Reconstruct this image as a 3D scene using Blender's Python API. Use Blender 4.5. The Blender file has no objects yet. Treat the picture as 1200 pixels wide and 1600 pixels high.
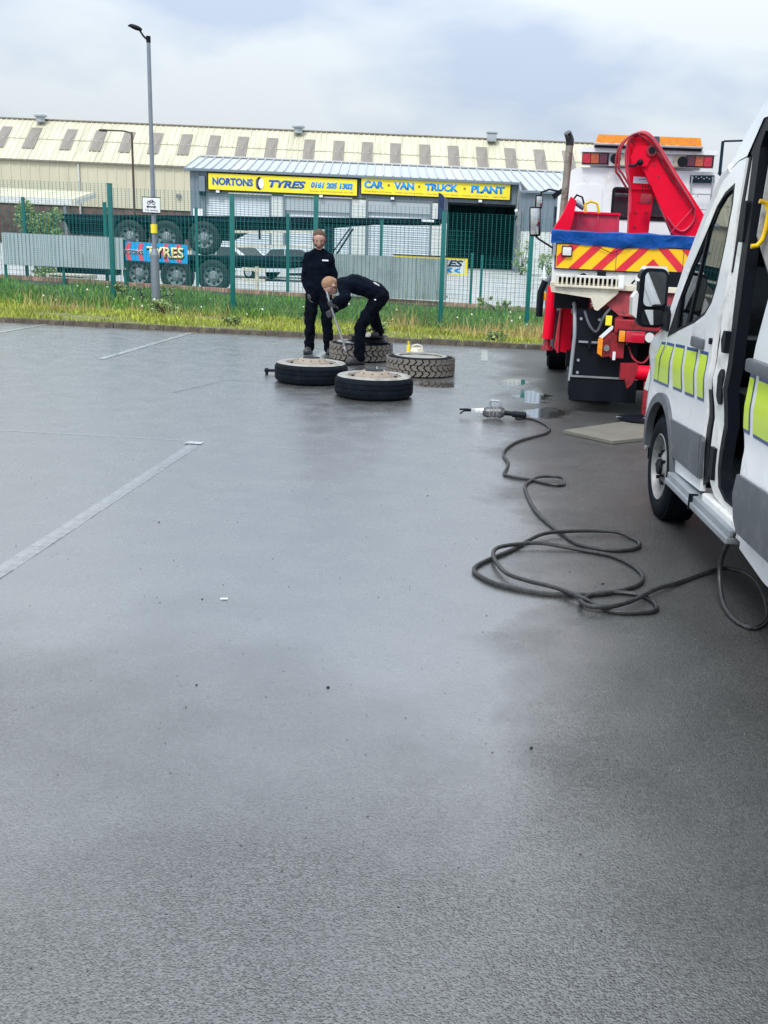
import bpy, bmesh, math, random
from mathutils import Vector, Matrix
from mathutils.geometry import tessellate_polygon
random.seed(7)
R = math.radians
PI = math.pi
scene = bpy.context.scene
COL = scene.collection

# ------------------------------------------------------------------ camera
cam_d = bpy.data.cameras.new('camera')
cam = bpy.data.objects.new('camera', cam_d)
COL.objects.link(cam)
fwd = Vector((-.018, .968, -.25)); up = Vector((-.0497, .249, .967)); 
fwd.normalize(); rgt = fwd.cross(up).normalized(); up = rgt.cross(fwd)
m = Matrix(((rgt.x, up.x, -fwd.x, 0), (rgt.y, up.y, -fwd.y, 0), (rgt.z, up.z, -fwd.z, 1.68), (0, 0, 0, 1)))
cam.matrix_world = m
cam_d.sensor_fit = 'VERTICAL'; cam_d.sensor_height = 24; cam_d.sensor_width = 24
cam_d.lens = 24.3
cam_d.shift_x = -.075
cam_d.clip_start = .05; cam_d.clip_end = 2000
scene.camera = cam

# ------------------------------------------------------------------ world: overcast sky with soft cloud
SUN_EL, SUN_ROT = 52, 200
world = bpy.data.worlds.new('World'); scene.world = world
world.use_nodes = True
wt = world.node_tree; wt.nodes.clear()
def wn(t, **k):
    n = wt.nodes.new(t)
    for a, b in k.items(): setattr(n, a, b)
    return n
wout = wn('ShaderNodeOutputWorld'); wbg = wn('ShaderNodeBackground')
sky = wn('ShaderNodeTexSky'); sky.sky_type = 'NISHITA'; sky.sun_disc = False
sky.sun_elevation = R(SUN_EL); sky.sun_rotation = R(SUN_ROT); sky.dust_density = 2.5
tc = wn('ShaderNodeTexCoord')
mp = wn('ShaderNodeMapping'); mp.inputs['Scale'].default_value = (1, 1, 2.2); mp.inputs['Location'].default_value = (.80, .89, .9)
no1 = wn('ShaderNodeTexNoise'); no1.inputs['Scale'].default_value = 4.2; no1.inputs['Detail'].default_value = 7; no1.inputs['Roughness'].default_value = .47
no1.inputs['Distortion'].default_value = .25
cr = wn('ShaderNodeValToRGB')
cr.color_ramp.elements[0].position = .38; cr.color_ramp.elements[0].color = (3.3, 3.85, 4.75, 1)
cr.color_ramp.elements[1].position = .54; cr.color_ramp.elements[1].color = (4.75, 5.1, 5.35, 1)
mx = wn('ShaderNodeMix'); mx.data_type = 'RGBA'; mx.inputs[0].default_value = .93
L = wt.links.new
L(tc.outputs['Generated'], mp.inputs[0]); L(mp.outputs[0], no1.inputs['Vector']); L(no1.outputs['Fac'], cr.inputs[0])
# standard overcast luminance: L = Lz (1 + 2 sin h) / 3
sep = wn('ShaderNodeSeparateXYZ'); L(tc.outputs['Generated'], sep.inputs[0])
el = wn('ShaderNodeMapRange'); el.inputs[1].default_value = 0; el.inputs[2].default_value = 1; el.inputs[3].default_value = .53; el.inputs[4].default_value = 1.87; L(sep.outputs['Z'], el.inputs[0])
csc = wn('ShaderNodeVectorMath'); csc.operation = 'SCALE'; L(cr.outputs[0], csc.inputs[0]); L(el.outputs[0], csc.inputs['Scale'])
L(sky.outputs[0], mx.inputs['A']); L(csc.outputs[0], mx.inputs['B']); L(mx.outputs['Result'], wbg.inputs[0])
wbg.inputs[1].default_value = .1
L(wbg.outputs[0], wout.inputs[0])

sun_d = bpy.data.lights.new('sun', 'SUN'); sun = bpy.data.objects.new('sun', sun_d); COL.objects.link(sun)
sun_d.energy = .9; sun_d.angle = R(18); sun_d.color = (1, .97, .92)
sun.rotation_euler = (R(90 - SUN_EL), 0, R(180 - SUN_ROT + 0))
vs = scene.view_settings
vs.view_transform = 'Standard'; vs.look = 'None'; vs.gamma = 1; vs.exposure = 1.28; vs.use_curve_mapping = False

# ------------------------------------------------------------------ materials
def mat(name, col, rough=.6, metal=0., var=.0, vscale=6., bump=0., bscale=40., spec=None, dirt=None, coat=0., ior=None, trans=0., island=0., alpha=None, stretch=None, dpos=(.5, .7)):
    m = bpy.data.materials.new(name); m.use_nodes = True
    nt = m.node_tree; b = nt.nodes['Principled BSDF']; lk = nt.links.new
    c = (*col, 1) if len(col) == 3 else col
    b.inputs['Base Color'].default_value = c
    b.inputs['Roughness'].default_value = rough; b.inputs['Metallic'].default_value = metal
    if spec is not None: b.inputs['Specular IOR Level'].default_value = spec
    if coat: b.inputs['Coat Weight'].default_value = coat; b.inputs['Coat Roughness'].default_value = .08
    if ior: b.inputs['IOR'].default_value = ior
    if trans: b.inputs['Transmission Weight'].default_value = trans
    tcn = nt.nodes.new('ShaderNodeTexCoord'); src = tcn.outputs['Object']
    if stretch:
        mpn = nt.nodes.new('ShaderNodeMapping'); mpn.inputs['Scale'].default_value = stretch
        lk(src, mpn.inputs[0]); src = mpn.outputs[0]
    cur = None
    if var:
        n = nt.nodes.new('ShaderNodeTexNoise'); n.inputs['Scale'].default_value = vscale; n.inputs['Detail'].default_value = 6
        lk(src, n.inputs['Vector'])
        r = nt.nodes.new('ShaderNodeMapRange'); r.inputs[1].default_value = .3; r.inputs[2].default_value = .7
        r.inputs[3].default_value = 1 - var; r.inputs[4].default_value = 1 + var
        lk(n.outputs['Fac'], r.inputs[0])
        v = nt.nodes.new('ShaderNodeVectorMath'); v.operation = 'SCALE'; v.inputs[0].default_value = c[:3]
        lk(r.outputs[0], v.inputs['Scale']); cur = v.outputs[0]
    if island:
        g = nt.nodes.new('ShaderNodeNewGeometry')
        r = nt.nodes.new('ShaderNodeMapRange'); r.inputs[3].default_value = 1 - island; r.inputs[4].default_value = 1 + island
        lk(g.outputs['Random Per Island'], r.inputs[0])
        v = nt.nodes.new('ShaderNodeVectorMath'); v.operation = 'SCALE'; v.inputs[0].default_value = c[:3]
        if cur: lk(cur, v.inputs[0])
        lk(r.outputs[0], v.inputs['Scale']); cur = v.outputs[0]
    if dirt:
        n = nt.nodes.new('ShaderNodeTexNoise'); n.inputs['Scale'].default_value = vscale * 1.7; n.inputs['Detail'].default_value = 9; n.inputs['Roughness'].default_value = .65
        lk(src, n.inputs['Vector'])
        rp = nt.nodes.new('ShaderNodeMapRange'); rp.inputs[1].default_value = dpos[0]; rp.inputs[2].default_value = dpos[1]
        lk(n.outputs['Fac'], rp.inputs[0])
        x = nt.nodes.new('ShaderNodeMix'); x.data_type = 'RGBA'; x.inputs['A'].default_value = c; x.inputs['B'].default_value = (*dirt, 1)
        if cur: lk(cur, x.inputs['A'])
        lk(rp.outputs[0], x.inputs[0]); cur = x.outputs['Result']
    if cur: lk(cur, b.inputs['Base Color'])
    if bump:
        n = nt.nodes.new('ShaderNodeTexNoise'); n.inputs['Scale'].default_value = bscale; n.inputs['Detail'].default_value = 4
        lk(src, n.inputs['Vector'])
        bp = nt.nodes.new('ShaderNodeBump'); bp.inputs['Strength'].default_value = bump; bp.inputs['Distance'].default_value = .01
        lk(n.outputs['Fac'], bp.inputs['Height']); lk(bp.outputs[0], b.inputs['Normal'])
    return m

M = {}
M['white_paint'] = mat('white_paint', (.78, .80, .82), .2, var=.04, coat=.6, dirt=(.50, .48, .44), vscale=4, dpos=(.55, .85))
M['white_dirty'] = mat('white_dirty', (.68, .69, .68), .45, var=.08, dirt=(.36, .33, .27), vscale=7, dpos=(.52, .78))
M['cream'] = mat('cream', (.66, .62, .50), .6, var=.1, dirt=(.35, .32, .26), vscale=4)
M['red'] = mat('red_paint', (.78, .002, .028), .45, var=.08, spec=.14, dirt=(.40, .004, .015), vscale=5, dpos=(.6, .85))
M['red_dark'] = mat('red_chassis', (.30, .012, .022), .4, var=.2, dirt=(.05, .01, .012), vscale=6)
M['pink_red'] = mat('faded_red', (.55, .02, .06), .45, var=.15, dirt=(.4, .05, .07), vscale=6)
M['black'] = mat('black_plastic', (.004, .006, .011), .5, spec=.18, bump=.1)
M['black_gloss'] = mat('black_gloss', (.008, .01, .013), .12)
M['rubber'] = mat('rubber', (.004, .007, .012), .75, spec=.1, var=.3, vscale=9, bump=.3, bscale=90, dirt=(.014, .017, .02), dpos=(.5, .8))
M['rubber_worn'] = mat('rubber_worn', (.15, .135, .12), .7, var=.35, vscale=14, bump=.4, bscale=60, dirt=(.13, .115, .10), dpos=(.45, .75))
M['rubber_side'] = mat('rubber_side', (.26, .255, .235), .6, var=.3, vscale=12, bump=.3, bscale=60, dirt=(.20, .19, .17), dpos=(.5, .8))
M['hose'] = mat('hose_rubber', (.016, .017, .019), .38, var=.3, vscale=20, bump=.2, bscale=200, dirt=(.06, .06, .058), dpos=(.5, .8))
M['rust'] = mat('rusty_steel', (.27, .225, .18), .7, .1, var=.15, vscale=18, bump=.2, bscale=50, dirt=(.22, .14, .09), dpos=(.55, .8))
M['steel'] = mat('steel', (.42, .42, .43), .35, .85, var=.15, vscale=12)
M['galv'] = mat('galvanised', (.32, .35, .38), .5, .5, var=.12, vscale=5)
M['alu'] = mat('aluminium', (.55, .56, .58), .32, .8, var=.1, vscale=15)
M['exhaust'] = mat('exhaust_steel', (.36, .31, .26), .35, .75, var=.25, vscale=5, dirt=(.12, .09, .07))
M['grey_plastic'] = mat('grey_plastic', (.085, .095, .11), .5, var=.1, bump=.15, bscale=120, dirt=(.15, .155, .16), vscale=5, dpos=(.5, .8))
M['grey_paint'] = mat('grey_panel', (.20, .22, .24), .6, var=.2, dirt=(.09, .09, .09), vscale=5)
M['teal_post'] = mat('green_post', (.0, .135, .13), .45, var=.12, vscale=3, dirt=(.0, .07, .07), dpos=(.6, .85))
M['mesh'] = mat('green_wire', (.0, .16, .16), .5)
M['trailer'] = mat('trailer_paint', (.002, .014, .028), .6, spec=.2, var=.35, vscale=3, dirt=(.006, .035, .045), dpos=(.55, .8))
M['trailer_tyre'] = mat('trailer_tyre', (.004, .016, .02), .7, var=.3, vscale=6)
M['trailer_rim'] = mat('trailer_rim', (.27, .32, .33), .5, .3, var=.3, vscale=12, dirt=(.05, .09, .1), dpos=(.5, .7))
M['navy'] = mat('navy_board', (.01, .025, .09), .5, var=.2)
M['tarp'] = mat('blue_tarpaulin', (.002, .06, .27), .6, spec=.15, var=.15, vscale=5, bump=.6, bscale=7, dirt=(.01, .05, .22), dpos=(.5, .8))
M['yellow'] = mat('yellow_vinyl', (.90, .52, .005), .35, var=.05, vscale=3)
M['hi_yellow'] = mat('fluorescent_yellow', (.56, .74, .04), .3, var=.04, vscale=3, coat=.3)
M['blue_vinyl'] = mat('blue_vinyl', (.012, .05, .22), .3, coat=.3)
M['red_vinyl'] = mat('red_vinyl', (.66, .02, .04), .35, var=.1, vscale=8, dirt=(.5, .15, .15), dpos=(.62, .8))
M['navy_vinyl'] = mat('navy_edge', (.02, .02, .10), .5)
M['sign_yellow'] = mat('sign_yellow', (.86, .70, .03), .5, var=.05, vscale=1.5)
M['sign_blue'] = mat('sign_blue', (.008, .10, .36), .5)
M['sign_cyan'] = mat('sign_light_blue', (.005, .28, .68), .5)
M['banner_cyan'] = mat('banner_cyan', (.01, .36, .78), .5, var=.05)
M['banner_pink'] = mat('banner_pink', (.78, .10, .16), .5, var=.05)
M['banner_cream'] = mat('banner_cream', (.90, .84, .45), .5)
M['sign_white'] = mat('sign_white', (.72, .76, .80), .5)
M['sign_brown'] = mat('sign_brown', (.25, .13, .03), .6)
M['amber'] = mat('amber_lens', (.85, .28, .015), .15, coat=.6, var=.12, vscale=25)
M['amber_red'] = mat('dull_amber_lens', (.42, .085, .03), .15, coat=.5, var=.2, vscale=30)
M['red_lens'] = mat('red_lens', (.50, .01, .035), .12, coat=.6, var=.15, vscale=30)
M['dark_lens'] = mat('dark_red_lens', (.11, .012, .035), .12, coat=.6)
M['clear_lens'] = mat('clear_lens', (.65, .66, .66), .1, coat=.6)
M['smoke_lens'] = mat('smoked_lens', (.05, .06, .09), .15, coat=.6)
M['grab_yellow'] = mat('yellow_rail', (.80, .50, .0), .35, var=.08, dirt=(.5, .3, .02))
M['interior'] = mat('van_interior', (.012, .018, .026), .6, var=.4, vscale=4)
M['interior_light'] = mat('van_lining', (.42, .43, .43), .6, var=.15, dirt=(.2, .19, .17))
M['glass'] = mat('tinted_glass', (.30, .36, .38), .01, ior=1.5, trans=1.)
M['dark_glass'] = mat('dark_glass', (.015, .022, .028), .03, ior=1.5, coat=.5)
M['mirror_glass'] = mat('mirror_glass', (.85, .87, .88), .02, 1.)
M['mirror_shade'] = mat('truck_mirror_glass', (.6, .62, .62), .03, 1.)
M['cloth'] = mat('black_cloth', (.0025, .005, .011), .9, spec=.06, var=.3, vscale=9, bump=.8, bscale=14)
M['cloth_trouser'] = mat('black_trousers', (.0025, .004, .008), .9, spec=.06, var=.3, vscale=8, bump=.9, bscale=12)
M['tee'] = mat('pale_undershirt', (.55, .55, .55), .8)
M['boot'] = mat('black_boot', (.016, .016, .02), .45, var=.3, dirt=(.06, .06, .065), vscale=30)
M['glove'] = mat('grey_glove', (.05, .055, .062), .8, bump=.4, bscale=80)
M['skin'] = mat('skin', (.46, .265, .215), .5, var=.08, vscale=14)
M['hair_brown'] = mat('brown_hair', (.10, .058, .036), .8, var=.3, vscale=60, bump=.8, bscale=150)
M['hair_fair'] = mat('fair_hair', (.30, .17, .10), .8, var=.25, vscale=60, bump=.7, bscale=150)
M['beard'] = mat('ginger_beard', (.15, .068, .042), .85, var=.3, vscale=70, bump=.8, bscale=150)
M['brick_dark'] = mat('brown_brickwork', (.14, .085, .075), .85, var=.35, vscale=1.6, bump=.3, bscale=8)
M['coping'] = mat('red_brick', (.36, .22, .17), .8, var=.2, island=.3, bump=.3, bscale=60)
M['wall_grey'] = mat('retaining_wall', (.13, .145, .15), .85, var=.3, vscale=3, bump=.3, bscale=20)
M['concrete'] = mat('yard_concrete', (.36, .37, .36), .75, var=.16, vscale=.8, dirt=(.23, .24, .23), bump=.15, bscale=6)
M['kerb'] = mat('mossy_kerb', (.10, .085, .065), .9, var=.4, vscale=5, bump=.7, bscale=40, dirt=(.035, .03, .022))
M['soil'] = mat('grassy_soil', (.13, .14, .045), .95, var=.35, vscale=2.5, bump=.5, bscale=12, dirt=(.10, .085, .03), dpos=(.55, .8))
M['grass_a'] = mat('fresh_grass', (.32, .37, .05), .65, island=.55, var=.25, vscale=.9)
M['grass_b'] = mat('long_grass', (.10, .215, .035), .6, island=.5, var=.3, vscale=.7)
M['straw'] = mat('dry_stems', (.42, .32, .13), .7, island=.3)
M['flower'] = mat('seed_head', (.70, .70, .62), .9)
M['stalk'] = mat('weed_stalk', (.10, .13, .05), .8)
M['leaf'] = mat('bush_leaf', (.19, .27, .09), .55, island=.5, var=.2, vscale=1.2)
M['bark'] = mat('bark', (.07, .05, .035), .9, var=.3)
M['roof_cream'] = mat('cream_roof_sheet', (.54, .52, .39), .6, var=.10, vscale=.9, dirt=(.36, .34, .25), stretch=(1.6, .12, .12), dpos=(.48, .78))
M['wall_cream'] = mat('cream_cladding', (.56, .53, .40), .55, var=.05, vscale=.5, stretch=(2, .2, .2))
M['skylight'] = mat('dirty_rooflight', (.20, .18, .155), .6, var=.22, vscale=1.5, stretch=(3, .3, .3))
M['clad_grey'] = mat('grey_cladding', (.155, .20, .24), .5, .1, var=.06, vscale=1.)
M['roof_pale'] = mat('pale_roof_sheet', (.44, .475, .50), .45, .1, var=.07, vscale=1.2, stretch=(2, .2, .2))
M['roof_pale2'] = mat('off_white_roof_sheet', (.46, .475, .475), .5, .05, var=.06, vscale=1.2)
M['shutter'] = mat('roller_shutter', (.42, .47, .52), .45, .2, var=.08, vscale=.8)
M['shutter_box'] = mat('shutter_hood', (.36, .40, .43), .6)
M['block'] = mat('white_block', (.60, .63, .63), .7, var=.08, vscale=3, dirt=(.45, .45, .4))
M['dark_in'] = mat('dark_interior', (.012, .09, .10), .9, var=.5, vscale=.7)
M['corr'] = mat('galvanised_sheet', (.42, .50, .54), .5, .25, var=.07, vscale=2)
M['corr2'] = mat('grey_hoarding', (.30, .36, .38), .6, .1, var=.10, vscale=1.2, dirt=(.22, .26, .27))
M['line'] = mat('worn_white_line', (.50, .52, .53), .3, ior=1.9, var=.2, vscale=14, dirt=(.10, .105, .11), dpos=(.42, .62))
M['paver'] = mat('grey_paver', (.15, .152, .155), .25, ior=2., var=.25, vscale=9, bump=.3, bscale=60, dirt=(.04, .04, .042), dpos=(.48, .62))
M['seam'] = mat('tar_seam', (.02, .02, .022), .3)
M['seam_pale'] = mat('pale_seam', (.25, .26, .28), .5, var=.3, vscale=12)
M['ply'] = mat('wet_board', (.15, .143, .12), .55, var=.15, vscale=3, bump=.2, bscale=10, dirt=(.15, .14, .12), dpos=(.5, .8))
M['car_white'] = mat('car_white', (.62, .66, .68), .25, coat=.5)
M['car_silver'] = mat('car_silver', (.50, .56, .60), .25, .3, coat=.5)
M['pale_blue'] = mat('rag', (.45, .5, .62), .8)
M['tan'] = mat('tan_hose', (.42, .30, .2), .7)
M['lampgrey'] = mat('lamp_column', (.22, .25, .30), .5, .4, var=.08)

M['wheel_silver'] = mat('wheel_silver', (.24, .245, .25), .45, .3, var=.15, dirt=(.16, .15, .14), vscale=14, dpos=(.5, .75))
M['tool_grey'] = mat('tool_grey', (.11, .11, .12), .4, .6, var=.3, vscale=30, dirt=(.06, .06, .06), dpos=(.5, .7))

# wet tarmac ---------------------------------------------------------------
def make_asphalt():
    m = bpy.data.materials.new('wet_tarmac'); m.use_nodes = True
    nt = m.node_tree; b = nt.nodes['Principled BSDF']; lk = nt.links.new
    def N(t, **k):
        n = nt.nodes.new(t)
        for a, v in k.items(): setattr(n, a, v)
        return n
    tcn = N('ShaderNodeTexCoord'); O = tcn.outputs['Object']
    def noise(sc, det=4, ro=.55):
        n = N('ShaderNodeTexNoise'); n.inputs['Scale'].default_value = sc; n.inputs['Detail'].default_value = det
        n.inputs['Roughness'].default_value = ro; lk(O, n.inputs['Vector']); return n.outputs['Fac']
    def rng(src, a, b_, c, d):
        n = N('ShaderNodeMapRange'); lk(src, n.inputs[0])
        for i, v in enumerate((a, b_, c, d)): n.inputs[i + 1].default_value = v
        return n.outputs[0]
    def math2(op, a, b_):
        n = N('ShaderNodeMath'); n.operation = op
        for i, v in enumerate((a, b_)):
            if isinstance(v, (int, float)): n.inputs[i].default_value = v
            else: lk(v, n.inputs[i])
        return n.outputs[0]
    v1 = N('ShaderNodeTexVoronoi'); v1.inputs['Scale'].default_value = 150; lk(O, v1.inputs['Vector'])
    big = noise(.55, 5, .6); mid = noise(3.2, 6, .65); fine = noise(150, 3)
    # stone colour
    stone = rng(v1.outputs['Color'], 0, 1, .5, 1.8)
    tone = math2('MULTIPLY', stone, rng(mid, .3, .7, .85, 1.13))
    tone = math2('MULTIPLY', tone, rng(big, .3, .7, .86, 1.12))
    sc = N('ShaderNodeVectorMath'); sc.operation = 'SCALE'; sc.inputs[0].default_value = (.047, .0475, .046); lk(tone, sc.inputs['Scale'])
    lk(sc.outputs[0], b.inputs['Base Color'])
    # standing water: shallow puddles where the ground noise dips, plus the wet hollow beside the truck
    def blob(cx, cy, rx, ry):
        s = N('ShaderNodeVectorMath'); s.operation = 'SUBTRACT'; s.inputs[1].default_value = (cx, cy, 0); lk(O, s.inputs[0])
        d = N('ShaderNodeVectorMath'); d.operation = 'DIVIDE'; d.inputs[1].default_value = (rx, ry, 1); lk(s.outputs[0], d.inputs[0])
        l = N('ShaderNodeVectorMath'); l.operation = 'LENGTH'; lk(d.outputs[0], l.inputs[0])
        return math2('SUBTRACT', 1, l.outputs['Value'])
    w = blob(.66, 10.85, .36, .62)
    for a in ((.38, 13.3, .3, .6), (.55, 12.0, .3, .9), (-.55, 12.7, .45, .4)):
        w = math2('MAXIMUM', w, blob(*a))
    w = math2('ADD', w, rng(noise(2.6, 6), .3, .7, -.3, .3))
    pud = rng(w, .15, .45, 0, 1)
    ro = rng(math2('ADD', math2('MULTIPLY', big, .6), math2('MULTIPLY', mid, .4)), .35, .65, .36, .5)
    mxr = N('ShaderNodeMix'); lk(pud, mxr.inputs[0]); lk(ro, mxr.inputs[2]); mxr.inputs[3].default_value = .045
    lk(mxr.outputs[0], b.inputs['Roughness'])
    # film of rain water: coat weight falls off towards +x, broken by the stone tips
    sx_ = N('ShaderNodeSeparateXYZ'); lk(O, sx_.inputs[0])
    noisy_x = math2('ADD', sx_.outputs['X'], math2('MULTIPLY', rng(noise(.9, 5), .3, .7, -1, 1), .38))
    film = rng(noisy_x, .1, 1.1, 1, .03)
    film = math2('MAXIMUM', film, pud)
    sheet = math2('MULTIPLY', rng(math2('ADD', sx_.outputs['Y'], math2('MULTIPLY', rng(noise(.45, 5), .3, .7, -1, 1), 1.1)), .8, 4.3, 0, 1), film)   # coat grows fuller and bump flatter with increasing y
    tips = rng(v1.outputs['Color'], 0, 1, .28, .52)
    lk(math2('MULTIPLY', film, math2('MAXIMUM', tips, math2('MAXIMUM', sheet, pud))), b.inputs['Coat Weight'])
    b.inputs['Specular IOR Level'].default_value = .28
    b.inputs['IOR'].default_value = 1.5
    b.inputs['Coat IOR'].default_value = 3.6
    mxc = N('ShaderNodeMix'); lk(pud, mxc.inputs[0]); lk(math2('ADD', rng(mid, .35, .65, .17, .25), math2('MULTIPLY', sheet, .05)), mxc.inputs[2]); mxc.inputs[3].default_value = .04
    lk(mxc.outputs[0], b.inputs['Coat Roughness'])
    h = math2('ADD', math2('MULTIPLY', rng(v1.outputs['Distance'], 0, .6, 1, 0), .8), math2('MULTIPLY', fine, .35))
    bp = N('ShaderNodeBump'); bp.inputs['Distance'].default_value = .004
    lk(h, bp.inputs['Height']); lk(rng(math2('MAXIMUM', pud, math2('MULTIPLY', sheet, .5)), 0, 1, 1.0, .015), bp.inputs['Strength'])
    lk(bp.outputs[0], b.inputs['Normal']); 
    bc = N('ShaderNodeBump'); bc.inputs['Distance'].default_value = .0045; lk(h, bc.inputs['Height']); lk(rng(math2('MAXIMUM', pud, math2('MULTIPLY', sheet, .84)), 0, 1, .72, .004), bc.inputs['Strength']); lk(bc.outputs[0], b.inputs['Coat Normal'])
    return m
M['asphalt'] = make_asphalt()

for k_, w_ in (('paver', .8), ('line', .8)):
    b_ = M[k_].node_tree.nodes['Principled BSDF']; b_.inputs['Coat Weight'].default_value = w_; b_.inputs['Coat IOR'].default_value = 2.45; b_.inputs['Coat Roughness'].default_value = .16
for n_ in M['tarp'].node_tree.nodes:
    if n_.type == 'BUMP': n_.inputs['Distance'].default_value = .05
    if n_.type == 'TEX_NOISE': n_.inputs['Distortion'].default_value = 1.2
# ------------------------------------------------------------------ builders
class MB:
    def __init__(s): s.bm = bmesh.new()
    def box(s, c, size, rot=None, bev=0):
        m = Matrix.Translation(c)
        if rot: m = m @ (rot if isinstance(rot, Matrix) else Matrix.Rotation(rot[0], 4, rot[1]))
        r = bmesh.ops.create_cube(s.bm, size=1, matrix=m @ Matrix.Diagonal((*size, 1)))
        if bev:
            es = set(e for v in r['verts'] for e in v.link_edges)
            bmesh.ops.bevel(s.bm, geom=list(es), offset=bev, segments=2, affect='EDGES', profile=.6)
        return s
    def span(s, a, b, bev=0):
        c = [(a[i] + b[i]) / 2 for i in range(3)]; d = [abs(b[i] - a[i]) for i in range(3)]
        return s.box(c, d, None, bev)
    def cyl(s, p0, p1, r0, r1=None, seg=16, caps=True):
        p0, p1 = Vector(p0), Vector(p1); d = p1 - p0
        if r1 is None: r1 = r0
        m = Matrix.Translation((p0 + p1) / 2) @ d.to_track_quat('Z', 'Y').to_matrix().to_4x4()
        bmesh.ops.create_cone(s.bm, cap_ends=caps, segments=seg, radius1=r0, radius2=r1, depth=d.length, matrix=m)
        return s
    def ball(s, c, r, sc=(1, 1, 1), seg=12, rot=None):
        m = Matrix.Translation(c)
        if rot: m = m @ rot
        bmesh.ops.create_uvsphere(s.bm, u_segments=seg, v_segments=max(6, seg // 2 + 2), radius=r, matrix=m @ Matrix.Diagonal((*sc, 1)))
        return s
    def lathe(s, prof, c=(0, 0, 0), seg=48, axis='Z', closed=False):
        rings = []
        for i in range(seg):
            a = 2 * PI * i / seg; ca, sa = math.cos(a), math.sin(a); rg = []
            for r, z in prof:
                p = (r * ca, r * sa, z) if axis == 'Z' else ((z, r * ca, r * sa) if axis == 'X' else (r * ca, z, r * sa))
                rg.append(s.bm.verts.new((p[0] + c[0], p[1] + c[1], p[2] + c[2])))
            rings.append(rg)
        n = len(prof)
        for i in range(seg):
            a, b = rings[i], rings[(i + 1) % seg]
            for j in range(n if closed else n - 1):
                k = (j + 1) % n
                try: s.bm.faces.new((a[j], b[j], b[k], a[k]))
                except ValueError: pass
        return s
    def tube(s, pts, r, seg=8, caps=True, cyc=False):
        P = [Vector(p) for p in pts]; n = len(P); rings = []; prev = None
        for i, p in enumerate(P):
            if cyc: t = P[(i + 1) % n] - P[i - 1]
            else: t = P[min(i + 1, n - 1)] - P[max(i - 1, 0)]
            t.normalize()
            if prev is None:
                u = t.orthogonal().normalized()
            else:
                u = prev - t * prev.dot(t)
                u = u.normalized() if u.length > 1e-5 else t.orthogonal().normalized()
            prev = u; w = t.cross(u); rr = r[i] if isinstance(r, (list, tuple)) else r
            rings.append([s.bm.verts.new(p + (u * math.cos(2 * PI * k / seg) + w * math.sin(2 * PI * k / seg)) * rr) for k in range(seg)])
        for i in range(n if cyc else n - 1):
            a, b = rings[i], rings[(i + 1) % n]
            for k in range(seg): s.bm.faces.new((a[k], a[(k + 1) % seg], b[(k + 1) % seg], b[k]))
        if caps and not cyc:
            s.bm.faces.new(rings[0][::-1]); s.bm.faces.new(rings[-1])
        return s
    def prism(s, outer, depth, fn, holes=(), bev=0):
        """extrude a 2-D outline with holes; fn(a, b, t) -> 3-D point, t = 0 front, depth = back"""
        loops = [list(outer)] + [list(h) for h in holes]
        tri = tessellate_polygon([[Vector((a, b, 0)) for a, b in lp] for lp in loops])
        flat = [p for lp in loops for p in lp]
        F = [s.bm.verts.new(fn(a, b, 0)) for a, b in flat]; B = [s.bm.verts.new(fn(a, b, depth)) for a, b in flat]
        for t in tri:
            try:
                s.bm.faces.new([F[i] for i in t]); s.bm.faces.new([B[i] for i in t][::-1])
            except ValueError: pass
        k = 0
        for lp in loops:
            n = len(lp)
            for i in range(n):
                a, b = k + i, k + (i + 1) % n
                try: s.bm.faces.new((F[a], B[a], B[b], F[b]))
                except ValueError: pass
            k += n
        return s
    def quad(s, *p):
        s.bm.faces.new([s.bm.verts.new(q) for q in p]); return s
    def build(s, name, m, parent=None, smooth=True, loc=None, rotz=None, ang=35, stuff=False):
        bmesh.ops.recalc_face_normals(s.bm, faces=s.bm.faces)
        me = bpy.data.meshes.new(name); s.bm.to_mesh(me); s.bm.free()
        me.materials.append(M[m] if isinstance(m, str) else m)
        return link(name, me, parent, smooth, loc, rotz, ang, stuff)
def link(name, me, parent=None, smooth=True, loc=None, rotz=None, ang=35, stuff=False):
    if smooth: me.shade_smooth(); me.set_sharp_from_angle(angle=R(ang))
    o = bpy.data.objects.new(name, me); COL.objects.link(o)
    if parent: o.parent = parent
    if loc: o.location = loc
    if rotz: o.rotation_euler.z = rotz
    if stuff: o['kind'] = 'stuff'
    return o
def tag(o, label, cat, group=None, kind=None):
    o['label'] = label; o['category'] = cat
    if group: o['group'] = group
    if kind: o['kind'] = kind
    return o
def thing(name, label, cat, loc=(0, 0, 0), rz=0, group=None):
    o = bpy.data.objects.new(name, None); COL.objects.link(o); o.empty_display_size = .1
    o.location = loc; o.rotation_euler.z = rz
    return tag(o, label, cat, group)
def inst(src, parent=None, loc=None, rot=None, name=None, scale=None):
    c = src.copy(); COL.objects.link(c)
    if parent: c.parent = parent
    if loc is not None: c.location = loc
    if rot is not None: c.rotation_euler = rot
    if scale is not None: c.scale = scale
    return c
def copy_tree(o, parent=None):
    c = o.copy(); COL.objects.link(c); c.parent = parent
    for ch in [x for x in bpy.data.objects if x.parent == o]: copy_tree(ch, c)
    return c
def XZ(y0, sgn=1):          # outline in x,z extruded along +y
    return lambda a, b, t: (a, y0 + t * sgn, b)
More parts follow.
